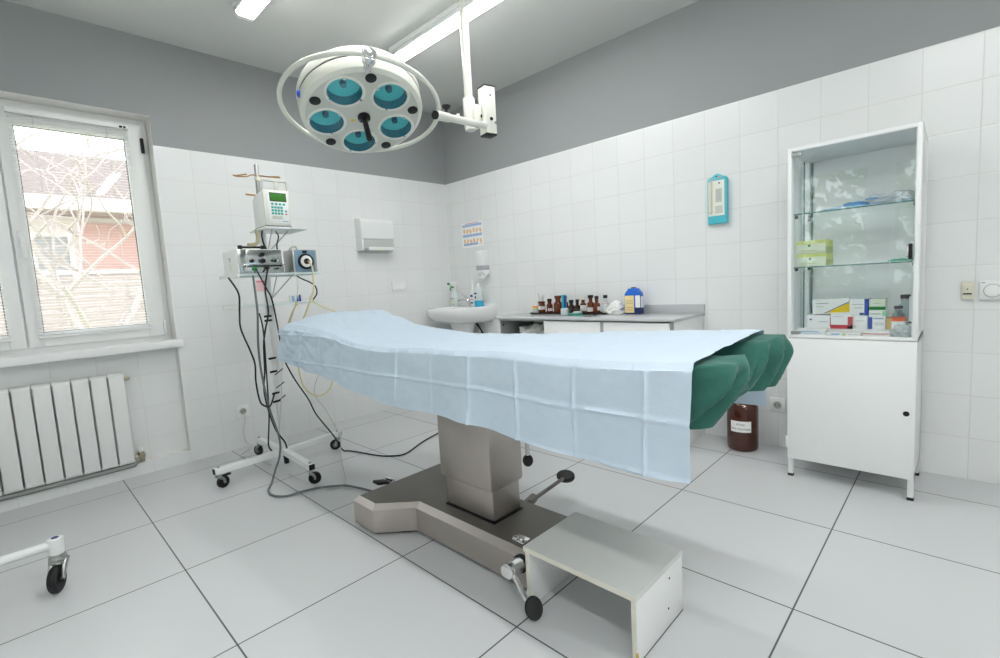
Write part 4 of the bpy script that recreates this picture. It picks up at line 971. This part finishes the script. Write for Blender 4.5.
# ------------------------------------------------------------------ green cloth on the foot end
XN2, XF2 = -2.012, -1.505
NU = 64
rows = []
def lobe(f):   # 1 on the two leg pads, 0 in the gap between them
    if f < .32 or f > .72: return 1.
    m = min((f-.32)/.10, (.72-f)/.16, 1); m = max(0, m)
    return 1-(m*m*(3-2*m))
def ztop(f): return .838+.018*f-.075*(1-lobe(f))
def yend(f): return -3.232-.02*math.sin(PI*min(1, f/.4)) if f < .4 else (-3.205-.045*max(0, min(1, (f-.55)/.3)))
def zbot(f): return .688+.022*math.sin(f*PI/2)+.012*wr_((f*3, 0, 0), 2, 4)
prof = []
NS = 14
for k in range(NS): prof.append((0, k/NS))                    # near side, bottom to top
for k in range(NU+1): prof.append((k/NU, 1))
for k in range(1, NS+1): prof.append((1, 1-k/NS))
NR, NE = 26, 34
for i in range(NR+NE+1):
    r = []
    for q, (f, h) in enumerate(prof):
        zt, zb = ztop(f), zbot(f)
        ye = yend(f)
        ec = min(f, 1-f)*(XF2-XN2)
        rr_ = .07 if f < .5 else .022
        if ec < rr_: ye += rr_-math.sqrt(max(0, rr_**2-(rr_-ec)**2))
        if h < 1: ye += (.03 if f < .5 else .012)*(1-h)
        if i <= NR: y = -2.90+(ye+.012+2.90)*i/NR; g = 0
        else: g = (i-NR)/NE; y = ye+.012-.012*math.sin(min(1, g*5)*PI/2)+(.075 if f < .45 else .045)*g**1.5
        x = XN2+(XF2-XN2)*f
        z = zb+(zt-zb)*h
        if h == 1:
            e = min(f, 1-f)*(XF2-XN2)
            if e < .018: z -= .018-math.sqrt(max(0, .018**2-(.018-e)**2))
            if g > 0:
                zz = zt+(zb-zt)*g
                z = min(z, zz)
                fo = .017*math.sin((f*6.5+g*.9+.3*wr_((f*3, g*2, 0), 1, 3))*2*PI)*min(1, g*3)*(.4+.6*lobe(f))
                y += fo; x += .016*math.sin(f*13+g*5)*g*(1-abs(2*f-1))
        else:
            if g > 0:
                z = min(z, zt+(zb-zt)*g)
                x += (.03*g if f == 0 else -.03*g)*(1-h*.5)
            x += (-1 if f == 0 else 1)*((.018 if i > NR else .004)*(1-h)**.7+.004*wr_((y*2, z, f), 9, 2))
        z += .006*wr_((x, y, z), 14, 7)*(1 if h == 1 else .3)-.004*abs(wr_((x*1.5, y, z), 9, 17))
        y += .004*wr_((x, y, z), 18, 9)*(1 if i > NR else 0)
        r.append(Vector((x, y, z)))
    rows.append(r)
gc = MB('green'); gc.grid(rows)
tag(gc.build('green_drape', base=(CX, -3.1, .8), ang=70), 'dark green cotton drape wrapped around the foot end of the table', 'drape')

# ------------------------------------------------------------------ step stool
SX0, SX1, SY0, SY1, SZ = -1.978, -1.69, -2.604, -2.996, .20
t = thing('step_stool', 'low white board step stool in front of the table base', 'stool', ((SX0+SX1)/2, (SY0+SY1)/2, 0))
s = MB('greytop'); s.bb(SX0-.004, SX1, SY1-.002, SY0+.004, SZ-.017, SZ, .0015); s.m('board_edge'); s.bb(SX0-.0052, SX0-.003, SY1-.002, SY0+.004, SZ-.0165, SZ-.0006); s.build('top_board', t)
for y, nm in ((SY0, 0), (SY1, 1)):
    a, c = (y-.016, y) if nm == 0 else (y, y+.016)
    s = MB('white2'); s.bb(SX0, SX1, a, c, .0, SZ-.017, .001); s.m('board_edge'); s.bb(SX0-.001, SX0+.001, a+.0005, c-.0005, .002, SZ-.018)
    if nm:
        s.m('dark')
        for xx, zz in ((-1.78, .15), (-1.79, .06)): s.cyl((xx, a-.001, zz), (xx, a+.001, zz), .0035, seg=10)
        s.bb(SX0, SX1, a-.0006, a+.001, 0, .003); s.m('tan'); s.bb(SX0-.0014, SX0+.004, a-.0008, a+.006, .0, .035)
    s.build('side_board', t)
s = MB('white2'); s.bb(SX1-.02, SX1-.004, SY1+.016, SY0-.016, .004, SZ-.017); s.build('back_board', t)

# ------------------------------------------------------------------ equipment cart
CC = (-1.97, -.645)
def caster(parent, x, y, ztop_, ang, r=.036, brake=True):
    s = MB('zinc'); s.cyl((x, y, ztop_-.012), (x, y, ztop_), .016, seg=16); d = Vector((math.cos(ang), math.sin(ang), 0)); n = Vector((-d.y, d.x, 0)); w = Vector((x, y, 0))+d*.018+Vector((0, 0, r))
    for sg in (-1, 1):
        a = Vector((x, y, ztop_-.014))+n*.017*sg; q = w+n*.017*sg
        s.prism([(0, 0)]*0 or [(0, 0), (1, 0), (1, 1)], 'z', 0, 1e-5) if False else s.tube([a-d*.01, (a+q)/2+d*.004, q], lambda u: .009-.003*u, 8, 3)
    s.cyl(w-n*.02, w+n*.02, .006, seg=10)
    c = s.build('caster_fork', parent)
    s = MB('black'); s.lathe([(r*.55, -.012), (r*.9, -.012), (r, -.008), (r, .008), (r*.9, .012), (r*.55, .012), (r*.55, -.012)], w, 28, n); s.m('cable_g'); s.cyl(w-n*.010, w+n*.010, r*.56, seg=24); s.build('wheel', c)
    if brake:
        s = MB('black'); s.box(w+d*.02+Vector((0, 0, .032)), (.05, .022, .010), .003, RZ(ang)); s.build('brake_tab', c)
t = thing('equipment_cart', 'white medical equipment cart on four casters with glass-like shelves beside the table', 'cart', (*CC, 0))
ends = [(-2.335, -.660), (-1.605, -.605), (-1.985, -1.035), (-1.985, -.275)]
for i, (ex, ey) in enumerate(ends):
    d = Vector((ex-CC[0], ey-CC[1], 0)); L_ = d.length; a = math.atan2(d.y, d.x)
    s = MB('white'); s.box(Vector((CC[0], CC[1], .102))+d*.5+d.normalized()*.008, (L_+.03, .036, .034), .003, RZ(a)); s.m('black'); s.box(Vector((CC[0], CC[1], .102))+d+d.normalized()*.0235, (.006, .032, .030), .002, RZ(a))
    s.m('zinc'); s.cyl(Vector((ex, ey, .118)), Vector((ex, ey, .127)), .008, seg=10)
    s.build('base_arm', t); caster(t, ex, ey, .086, (0.3, 2.8, -.4, 1.9)[i], r=.033, brake=i < 1)
s = MB('black'); s.bb(CC[0]-.012, CC[0]+.012, CC[1]-.03, CC[1]-.006, .03, .085, .002); s.build('center_stop', t)
s = MB('white'); s.bb(CC[0]-.017, CC[0]+.017, CC[1]-.017, CC[1]+.017, .10, 1.45, .002); s.build('post', t)
s = MB('zinc'); s.cyl((CC[0]+.004, CC[1], 1.437), (CC[0]+.008, CC[1], 1.805), .0115, seg=18, bev=.001); s.m('ivory'); s.cyl((CC[0]+.007, CC[1], 1.715), (CC[0]+.007, CC[1], 1.735), .016, seg=18, bev=.002); s.build('drip_pole', t)
for sg in (-1, 1):
    s = MB('brass'); c = Vector((CC[0]+.007, CC[1], 1.745)); zt = -.018 if sg < 0 else 0
    L0 = [c, c+Vector((sg*.03, -.004, -.002)), c+Vector((sg*.075, -.055, -.014+zt*.6)), c+Vector((sg*.115, -.035, -.008+zt)), c+Vector((sg*.125, .006, .006+zt)), c+Vector((sg*.09, .055, .012+zt*.7)), c+Vector((sg*.04, .04, .010))]
    s.tube(L0, .0036, 8); s.build('drip_hook', t)
s = MB('brass'); s.tube([(-1.98, -.645, 1.63), (-2.02, -.66, 1.628), (-2.04, -.668, 1.627)], .005, 8); s.build('drip_hook', t)
for z, nm in ((1.163, 'u'), (.992, 'l')):
    s = MB('frost'); s.bb(-2.168, -1.705, -.81, -.50, z, z+.012, .002); s.m('white'); s.bb(-2.176, -2.166, -.812, -.498, z-.006, z+.014, .002); shf = s.build('shelf', t)
s = MB('frost'); s.bb(-2.0, -1.76, -.80, -.54, 1.425, 1.433, .002); s.m('white'); s.bb(-2.005, -1.865, -.81, -.60, 1.422, 1.436, .003); s.build('shelf', t)
s = MB('zinc')
for z in (1.425, 1.163): s.tube([(-1.955, -.66, z-.13), (-1.84, -.70, z-.002)], .004, 6, 1); s.tube([(-1.955, -.66, z-.13), (-1.96, -.78, z-.002)], .003, 6, 1)
s.build('shelf_strut', t)
s = MB('black'); 
for z in (.93, .905, .68, .60, .47, .42): s.box((CC[0]-.02, CC[1]-.02, z), (.05, .012, .012), .002, RZ(.4))
for z in (.58, .50, .42): s.tube([(-1.985, -.665, z), (-1.965, -.69, z+.02), (-1.95, -.70, z+.035)], .003, 6, 3)
s.build('cable_clamp', t)

t = thing('infusion_pump', 'white infusion pump with green display and teal keypad on top of the cart', 'pump', (-1.93, -.70, 1.436))
PR = RZ(.0); PC = Vector((-1.925, -.72, 1.437))
s = MB('white'); s.prism([(-.80, 1.437), (-.80, 1.632), (-.79, 1.636), (-.66, 1.625), (-.62, 1.60), (-.62, 1.437)], 'x', -1.995, -1.868, .005); s.build('case', t)
s = MB('cream'); s.bb(-2.003, -1.861, -.815, -.795, 1.440, 1.636, .006); fp = s.build('front_bezel', t)
s = MB('cream2'); s.tube([(-2.0, -.805, 1.60), (-2.0, -.805, 1.675), (-1.99, -.805, 1.686), (-1.93, -.805, 1.686), (-1.876, -.805, 1.686), (-1.866, -.805, 1.675), (-1.866, -.805, 1.60)], .007, 8, 3); s.bb(-1.936, -1.914, -.809, -.80, 1.63, 1.684, .002); s.build('carry_handle', t)
s = MB('white2'); s.bb(-1.985, -1.872, -.8175, -.813, 1.452, 1.628, .002); pnl = s.build('panel', fp)
s = MB('dark'); s.bb(-1.972, -1.880, -.8185, -.816, 1.572, 1.620, .001); s.m('lcd'); s.bb(-1.968, -1.884, -.8195, -.817, 1.576, 1.616, .001); s.build('display', fp)
s = MB('tealbtn')
for k in range(4): s.bb(-1.966+k*.021, -1.953+k*.021, -.8195, -.816, 1.552, 1.563, .001)
for r_ in range(3):
    for k in range(4): s.bb(-1.967+k*.0165, -1.9545+k*.0165, -.8195, -.816, 1.500+r_*.0165, 1.5115+r_*.0165, .001)
s.bb(-1.893, -1.882, -.8195, -.816, 1.515, 1.525, .001); s.m('pinkbtn'); s.bb(-1.893, -1.882, -.8195, -.816, 1.500, 1.508, .001); s.m('cream2'); s.bb(-1.965, -1.91, -.8185, -.816, 1.476, 1.493, .001); s.m('tealbtn'); s.bb(-1.91, -1.878, -.818, -.816, 1.462, 1.4655); s.build('keypad', fp)
s = MB('dark'); s.bb(-2.0, -1.856, -.80, -.64, 1.436, 1.4395); s.build('foot_strip', t)

t = thing('surgical_generator', 'white box with a mirror-steel front, knobs and plugged leads on the upper shelf', 'device', (-2.04, -.70, 1.175))
s = MB('white'); s.bb(-2.165, -2.155, -.80, -.565, 1.177, 1.308, .003); s.bb(-2.165, -1.92, -.795, -.565, 1.300, 1.308, .002); s.bb(-2.165, -1.92, -.575, -.565, 1.177, 1.308, .002); s.bb(-1.93, -1.92, -.80, -.565, 1.177, 1.308, .003); s.m('carcass'); s.bb(-2.163, -1.922, -.80, -.565, 1.175, 1.18)
s.m('ink'); s.tube([(-2.1655, -.66, 1.26), (-2.1655, -.675, 1.268), (-2.1655, -.685, 1.258), (-2.1655, -.672, 1.245)], .0015, 6, 3); s.m('ivory'); s.bb(-2.1665, -2.164, -.69, -.665, 1.20, 1.235); s.build('case', t)
s = MB('mirror'); s.bb(-2.157, -1.925, -.797, -.790, 1.222, 1.305, .001); s.prism([(-.802, 1.180), (-.802, 1.212), (-.79, 1.222), (-.785, 1.180)], 'x', -2.157, -1.925, .001)
s.bb(-2.158, -1.922, -.815, -.79, 1.219, 1.223, .001); s.prism([(-2.16, 1.305), (-2.12, 1.305), (-2.135, 1.185), (-2.16, 1.178)], 'y', -.808, -.795, .001); s.build('front_panel', t)
s = MB('blackp')
for kx, kz, r_ in ((-2.04, 1.278, .013), (-2.04, 1.243, .015), (-2.095, 1.243, .010), (-1.972, 1.243, .010), (-2.02, 1.204, .012), (-1.965, 1.20, .006)):
    s.cyl((kx, -.795, kz), (kx, -.822, kz), r_, r_*.85, 16, .002)
s.m('greenc'); s.cyl((-2.085, -.795, 1.20), (-2.085, -.822, 1.20), .013, .011, 16, .002); s.m('chrome'); s.cyl((-1.965, -.82, 1.243), (-1.965, -.826, 1.243), .006, seg=12); s.build('knob', t)
s = MB('blackp'); s.tube([(-2.12, -.72, 1.325), (-2.0, -.72, 1.325)], .006, 8, 1)
for x in (-2.12, -2.0): s.cyl((x, -.72, 1.307), (x, -.72, 1.335), .012, seg=14, bev=.002)
s.build('handle', t)
M['olive'] = mat('olive_hose', '#a19b7c', .5); s = MB('olive'); s.tube([(-2.09, -.76, 1.334), (-2.045, -.75, 1.342), (-2.02, -.72, 1.375), (-2.015, -.69, 1.425)], .010, 10); s.build('flex_hose', t)

t = thing('insufflator_unit', 'small blue-fronted device with a round black and white dial on the upper shelf', 'device', (-1.795, -.72, 1.175))
s = MB('zinc'); s.bb(-1.868, -1.725, -.80, -.66, 1.176, 1.308, .004); s.build('case', t)
s = MB('devblue'); s.bb(-1.858, -1.740, -.806, -.798, 1.18, 1.304, .003); fpn = s.build('front_panel', t)
s = MB('black'); s.cyl((-1.797, -.805, 1.238), (-1.797, -.816, 1.238), .046, seg=36, bev=.002); s.bb(-1.812, -1.785, -.81, -.80, 1.287, 1.302, .002); s.m('label'); s.cyl((-1.797, -.815, 1.238), (-1.797, -.820, 1.238), .034, seg=36, bev=.001); s.m('black'); s.cyl((-1.797, -.819, 1.238), (-1.797, -.826, 1.238), .017, seg=28, bev=.002); s.m('brass'); s.cyl((-1.79, -.822, 1.235), (-1.79, -.838, 1.235), .008, seg=14); s.build('dial', fpn)
s = MB('cable_w'); s.tube([(-1.855, -.72, 1.306), (-1.84, -.73, 1.325), (-1.815, -.73, 1.33), (-1.80, -.72, 1.306)], .006, 8); s.build('top_loop', t)
t = thing('ampoule_pack', 'small blue and clear pack lying on the lower cart shelf', 'pack', (-1.87, -.78, 1.004))
for k in range(5):
    s = MB(('milky', 'bluebar', 'milky', 'jugblue', 'navy')[k]); s.cyl((-1.905+k*.014, -.80, 1.006), (-1.905+k*.014, -.80, 1.045-.004*(k % 2)), .006, .005, 12); s.build('ampoule', t)
t = thing('paper_tag', 'pink and white paper tag hanging from the upper cart shelf', 'tag', (-2.07, -.80, 1.16))
s = MB('pinkpaper'); s.bb(-2.095, -2.045, -.833, -.8315, 1.075, 1.14); s.m('pinkbtn'); s.bb(-2.093, -2.047, -.834, -.833, 1.125, 1.131); s.m('cable_w'); s.cyl((-2.07, -.832, 1.14), (-2.07, -.832, 1.166), .001, seg=6); s.build('paper', t)

def cable(name, pts, r, mt, label, cat='cable', grp=None):
    b = MB(mt); b.tube(pts, r*.8, 8, 8); o = b.build(name, base=pts[-1]); return tag(o, label, cat, grp)
cable('cable', [(-2.206, -.76, 1.157), (-2.19, -.838, 1.07), (-2.183, -.80, .971), (-2.173, -.76, .877), (-2.139, -.76, .756), (-2.121, -.76, .674), (-2.126, -.76, .573), (-2.116, -.76, .462), (-2.092, -.76, .427), (-2.06, -.74, .415), (-2.03, -.70, .43), (-2.0, -.665, .47)], .006, 'cable_b', 'black cable bowing out from the upper shelf end and looping to the post')
cable('cable', [(-2.02, -.822, 1.204), (-2.055, -.845, 1.086), (-2.05, -.84, .96), (-2.049, -.76, .85), (-2.05, -.72, .77), (-2.052, -.70, .625), (-2.067, -.70, .481), (-2.036, -.71, .283), (-1.99, -.72, .18), (-1.974, -.70, .133)], .006, 'cable_b', 'black cable down the post ending on the right base arm')
cable('cable', [(-2.035, -.66, .95), (-2.037, -.70, .85), (-2.047, -.71, .624), (-2.06, -.72, .384), (-2.066, -.71, .291), (-2.072, -.69, .18), (-2.05, -.665, .133)], .0055, 'cable_b', 'black cable hanging straight down left of the cart post')
cable('cable', [(-2.102, -.82, 1.164), (-2.107, -.843, 1.05), (-2.105, -.836, .95), (-2.093, -.76, .777), (-2.084, -.74, .603), (-2.061, -.74, .394), (-2.024, -.735, .22), (-2.032, -.735, .113), (-2.075, -.76, .04), (-2.13, -.85, .012), (-2.182, -.94, .008), (-2.189, -1.029, .008), (-2.15, -1.092, .008), (-2.079, -1.107, .008), (-1.988, -1.137, .008), (-1.905, -1.209, .008), (-1.876, -1.257, .008), (-1.84, -1.40, .008), (-1.82, -1.60, .008), (-1.82, -1.655, .02)], .0075, 'cable_g', 'thick grey cable from the cart curving across the floor to the table base')
cable('cable', [(-2.085, -.822, 1.20), (-2.05, -.85, 1.09), (-2.02, -.842, 1.0), (-1.95, -.72, .706), (-1.925, -.68, .65), (-1.87, -.66, .529), (-1.79, -.64, .385), (-1.735, -.61, .268), (-1.66, -.66, .12), (-1.625, -.70, .02), (-1.592, -.72, .006), (-1.568, -.796, .006), (-1.531, -.942, .006), (-1.489, -1.032, .006), (-1.401, -1.087, .006), (-1.204, -.997, .006), (-1.041, -.941, .006), (-.94, -.918, .006), (-.7, -.93, .006)], .0055, 'cable_b', 'black cable slanting down from the steel-fronted box and trailing over the floor behind the column')
cable('tube', [(-1.79, -.838, 1.235), (-1.785, -.86, 1.19), (-1.79, -.86, 1.069), (-1.81, -.855, 1.02), (-1.83, -.85, .97), (-1.85, -.84, .92), (-1.86, -.80, .88)], .006, 'yellow', 'pale yellow tube hanging from the round dial of the blue device', 'tube')
cable('tube', [(-1.81, -.845, 1.03), (-1.78, -.85, .99), (-1.72, -.86, .955), (-1.66, -.86, .93)], .005, 'yellow', 'short pale yellow tube branching right over the lower shelf', 'tube')
cable('tube', [(-1.88, -.74, 1.004), (-1.885, -.845, 1.0), (-1.90, -.83, .97), (-1.918, -.76, .865), (-1.894, -.72, .748), (-1.857, -.70, .638), (-1.852, -.70, .557), (-1.83, -.70, .472), (-1.76, -.70, .407), (-1.685, -.70, .423), (-1.646, -.70, .481), (-1.619, -.70, .548), (-1.60, -.72, .62)], .006, 'yellow', 'pale yellow tube looping down below the head end of the sheet', 'tube')
cable('cable', [(-1.88, -.80, 1.18), (-1.875, -.85, 1.13), (-1.891, -.85, 1.018), (-1.92, -.76, .842), (-1.947, -.70, .665), (-1.973, -.69, .428), (-2.0, -.685, .254), (-2.005, -.685, .14)], .003, 'cable_w', 'thin beige lead down the right side of the cart post')
cable('cable', [(-1.69, -.84, .75), (-1.78, -.72, .46), (-1.70, -.68, .30), (-1.645, -.72, .12), (-1.663, -.75, .01), (-1.778, -1.007, .005), (-1.832, -1.127, .005), (-1.896, -1.218, .005), (-1.955, -1.209, .005), (-1.985, -1.125, .005), (-2.0, -.98, .005), (-2.01, -.80, .005)], .003, 'cable_w', 'thin white lead looping over the floor around the front caster')
cable('cable', [(-1.978, -.02, .25), (-1.985, -.03, .19), (-2.001, -.025, .131), (-1.99, -.022, .049), (-1.962, -.03, .006), (-1.99, -.086, .005), (-2.023, -.107, .005), (-2.085, -.182, .005), (-2.058, -.251, .005), (-2.03, -.40, .005), (-2.02, -.55, .005)], .0035, 'cable_w', 'thin white mains lead hanging from the left wall socket to the floor')
cable('cable', [(-1.83, -.66, 1.20), (-1.80, -.70, 1.15), (-1.78, -.845, 1.10), (-1.765, -.845, 1.05), (-1.77, -.80, 1.012)], .005, 'cable_b', 'short black lead between the two cart shelves under the blue device')
cable('cable', [(-1.98, -.70, 1.43), (-1.99, -.70, 1.40), (-1.985, -.70, 1.35), (-1.97, -.70, 1.31)], .006, 'cable_b', 'black lead from under the infusion pump to the box below, left of the post')
cable('cable', [(-1.92, -.72, 1.42), (-1.905, -.72, 1.39), (-1.915, -.71, 1.34), (-1.905, -.69, 1.30)], .005, 'cable_b', 'black curled lead right of the post under the infusion pump')

# ------------------------------------------------------------------ stand cut off at the left edge
t = thing('wheeled_stand', 'white wheeled stand at the left edge, only one leg and black caster in view', 'stand', (-3.5, -1.18, 0))
s = MB('white'); s.cyl((-3.5, -1.18, .172), (-3.035, -1.18, .172), .016, seg=24, bev=.002); s.cyl((-3.022, -1.18, .135), (-3.022, -1.18, .196), .024, seg=24, bev=.004); s.m('navy'); s.cyl((-3.022, -1.18, .195), (-3.022, -1.18, .198), .011, seg=18); s.build('leg', t)
for dx, dy in ((-.25, .42), (-.25, -.42)):
    s = MB('white'); s.cyl((-3.5, -1.18, .168), (-3.5+dx, -1.18+dy, .168), .022, seg=20, bev=.002); s.build('leg', t)
    caster(t, -3.5+dx, -1.18+dy, .15, 1., .048, False)
s = MB('white'); s.cyl((-3.5, -1.18, .14), (-3.5, -1.18, 1.0), .02, seg=20, bev=.002); s.build('post', t)
s = MB('zinc'); s.bb(-3.70, -3.30, -1.33, -1.03, 1.0, 1.015, .004); s.build('tray', t)
s = MB('zinc'); X_, Y_ = -3.022, -1.18
s.cyl((X_, Y_, .128), (X_, Y_, .138), .024, .022, 24, .002); s.cyl((X_, Y_, .113), (X_, Y_, .128), .029, .027, 24, .003)
ang = 1.15; d = Vector((math.cos(ang), math.sin(ang), 0)); n = Vector((-d.y, d.x, 0)); w = Vector((X_, Y_, 0))-d*.03+Vector((0, 0, .05))
for sg in (-1, 1):
    a = Vector((X_, Y_, .112))+n*.019*sg; q = w+n*.019*sg
    s.tube([a+d*.01, a*.5+q*.5, q], lambda u: .013-.006*u, 10, 4)
s.box((X_, Y_, .108), (.05, .045, .008), .003, RZ(ang)); s.cyl(w-n*.024, w+n*.024, .006, seg=12)
cf = s.build('caster_fork', t)
s = MB('black'); r = .05; s.lathe([(r*.6, -.012), (r*.88, -.013), (r*.98, -.008), (r, 0), (r*.98, .008), (r*.88, .013), (r*.6, .012), (r*.6, -.012)], w, 36, n); s.m('zinc'); s.cyl(w-n*.009, w+n*.009, r*.62, seg=28, bev=.002); s.build('wheel', cf)

# ------------------------------------------------------------------ outside the windows
b = MB('lawn'); b.bb(-40, 30, -40, 40, -3.3, -3.1); tag(b.build('ground', kind := None) if False else b.build('ground'), kind='structure')
t = thing('apartment_building', 'pale house with brick infill and sided balcony seen through the window', 'building', (-2, 8.5, -3.1))
s = MB('render'); s.bb(-10, 8, 8.3, 14, -3.1, 3.0); s.build('wall', t)
s = MB('rooftile')
for k in range(9): s.prism([(7.55-.0+.09*k, 2.95+.1*k), (7.52+.09*k, 2.95+.1*k), (7.6+.09*k, 3.05+.1*k), (7.7+.09*k, 3.05+.1*k)], 'x', -10.4, 8.4)
s.bb(-10.3, 8.3, 7.7, 14, 2.9, 3.0); s.build('roof', t)
s = MB('render'); s.bb(-10.4, 8.4, 7.5, 7.62, 2.72, 2.95, .01); s.m('siding'); s.bb(-10.4, 8.4, 7.62, 8.3, 2.70, 2.76); s.build('fascia', t)
s = MB('brick'); s.bb(-1.95, -.75, 8.22, 8.32, 1.65, 2.6); s.bb(-7.5, -4.6, 8.22, 8.32, 1.65, 2.6); s.build('brick_infill', t)
for x in (-3.1, -.65, 1.2):
    s = MB('darkglass'); s.bb(x+.05, x+1.0, 8.24, 8.31, 1.55, 2.35); s.m('render'); s.bb(x, x+.06, 8.2, 8.29, 1.5, 2.4); s.bb(x+.98, x+1.05, 8.2, 8.29, 1.5, 2.4); s.bb(x+.06, x+.98, 8.205, 8.29, 2.33, 2.399); s.bb(x+.06, x+.98, 8.205, 8.29, 1.501, 1.56); s.bb(x+.48, x+.54, 8.207, 8.29, 1.56, 2.33); s.build('window', t)
s = MB('siding')
for k in range(9): s.bb(-6, 5, 7.2, 7.26, .55+.115*k, .55+.115*k+.09, .005)
s.m('render'); s.bb(-6, 5, 7.15, 8.3, .38, .52); s.bb(-6, 5, 7.18, 7.28, 1.6, 1.66); s.build('balcony', t)
def bare_tree(loc, h, label, seed, spread=1.):
    rnd = random.Random(seed); t = MB('bark')
    def grow(p, d, L, r, lev):
        pts = [p]; q = Vector(p); dd = Vector(d)
        for k in range(4):
            dd = (dd+Vector((rnd.uniform(-.5, .5), rnd.uniform(-.4, .4), rnd.uniform(-.2, .3)))).normalized(); q = q+dd*L/4; pts.append(q.copy())
        t.tube(pts, lambda u: r*(1-.45*u), 6 if lev < 2 else 4, 2)
        if lev < 4:
            for k in range(3 if lev < 3 else 2):
                i = rnd.choice((2, 3, 4)); a = rnd.uniform(0, 2*PI)
                nd = (dd*.6+spread*Vector((math.cos(a), math.sin(a)*.7, rnd.uniform(-.15, .55)))).normalized()
                grow(pts[i], nd, L*rnd.uniform(.55, .8), r*.55, lev+1)
    grow(Vector(loc), Vector((.05, 0, 1)), h*.55, .11, 0)
    grow(Vector(loc)+Vector((.2, .1, 1.6)), Vector((.35, 0, 1)), h*.5, .06, 1)
    grow(Vector(loc)+Vector((0, .1, 2.4)), Vector((-.45, 0, 1)), h*.4, .05, 1)
    grow(Vector(loc)+Vector((0, 0, 2.9)), Vector((.2, 0, 1)), h*.4, .05, 1)
    grow(Vector(loc)+Vector((.1, 0, 3.1)), Vector((-.3, -.1, .8)), h*.4, .045, 1)
    grow(Vector(loc)+Vector((.05, 0, 3.3)), Vector((.5, -.1, .6)), h*.38, .045, 1)
    grow(Vector(loc)+Vector((.05, 0, 3.6)), Vector((-.1, .1, 1)), h*.36, .045, 1)
    return tag(t.build('bare_tree', base=loc), label, 'tree')
bare_tree((-2.35, 4.6, -3.1), 6.2, 'leafless tree with many branches just outside the left wall window', 21)

def leafy(loc, R, label, seed):
    rnd = random.Random(seed); t = thing('leafy_tree', label, 'tree', loc); L_ = Vector(loc)
    s = MB('bark'); s.tube([L_, L_+Vector((.1, 0, 2.0)), L_+Vector((0, .1, 3.8))], lambda u: .14-.07*u, 8, 4); s.build('trunk', t)
    s = MB('leaf'); lb = bmesh.new()
    for k in range(1500):
        v = Vector((rnd.gauss(0, 1), rnd.gauss(0, 1), rnd.gauss(0, 1))).normalized()*R*rnd.uniform(.45, 1); v.z *= 1.15
        c = L_+Vector((0, 0, 4.3))+v; n_ = Vector((rnd.uniform(-1, 1), rnd.uniform(-1, 1), rnd.uniform(-1, 1))).normalized(); a_ = n_.orthogonal().normalized()*.13; b_ = n_.cross(a_)*.6
        lb.faces.new([lb.verts.new(c+a_), lb.verts.new(c+b_), lb.verts.new(c-a_), lb.verts.new(c-b_)])
    s._take(lb, False, False); s.build('foliage', t)
leafy((-9.0, -2.6, -3.1), 1.9, 'green leafy tree behind the camera, mirrored in the cabinet door glass', 3)
leafy((-9.6, -6.6, -3.1), 1.6, 'smaller leafy tree behind the camera beside the mirrored one', 4)

# ------------------------------------------------------------------ light
w = bpy.data.worlds.new('sky'); S.world = w; w.use_nodes = True
bg = w.node_tree.nodes['Background']; bg.inputs['Color'].default_value = (.94, .97, 1, 1); bg.inputs['Strength'].default_value = 2.3
def portal(loc, rot, sx, sy):
    l = bpy.data.lights.new('portal', 'AREA'); l.shape = 'RECTANGLE'; l.size = sx; l.size_y = sy; l.cycles.is_portal = True
    o = bpy.data.objects.new('portal', l); COL.objects.link(o); o.location = loc; o.rotation_euler = rot
portal(((WX0+WX1)/2, .22, (WZ0+WZ1)/2), (-PI/2, 0, 0), WX1-WX0, WZ1-WZ0)
portal((XF-.2, (W2Y0+W2Y1)/2, (W2Z0+W2Z1)/2), (0, -PI/2, 0), W2Z1-W2Z0, W2Y1-W2Y0)

# ------------------------------------------------------------------ camera
cam = bpy.data.cameras.new('camera'); cam.sensor_width = 36; cam.lens = 478.667/1000*36; cam.clip_start = .02
co = bpy.data.objects.new('camera', cam); COL.objects.link(co)
yaw, pit, rol = .7730, -.0976, -.0579
f = Vector((math.cos(pit)*math.cos(yaw), math.cos(pit)*math.sin(yaw), math.sin(pit))); rg = Vector((math.sin(yaw), -math.cos(yaw), 0)); up = rg.cross(f)
r2 = math.cos(rol)*rg+math.sin(rol)*up; u2 = -math.sin(rol)*rg+math.cos(rol)*up
co.matrix_world = Matrix(((r2.x, u2.x, -f.x, -3.0575), (r2.y, u2.y, -f.y, -3.6021), (r2.z, u2.z, -f.z, 1.0510), (0, 0, 0, 1)))
S.camera = co
S.view_settings.view_transform = 'Standard'; S.view_settings.look = 'None'; S.view_settings.gamma = 1; S.view_settings.exposure = .70
S.view_settings.use_curve_mapping = False
S.cycles.use_denoising = True
S.cycles.max_bounces = 12; S.cycles.diffuse_bounces = 6; S.cycles.transparent_max_bounces = 24; S.cycles.transmission_bounces = 8
S.cycles.sample_clamp_indirect = 6
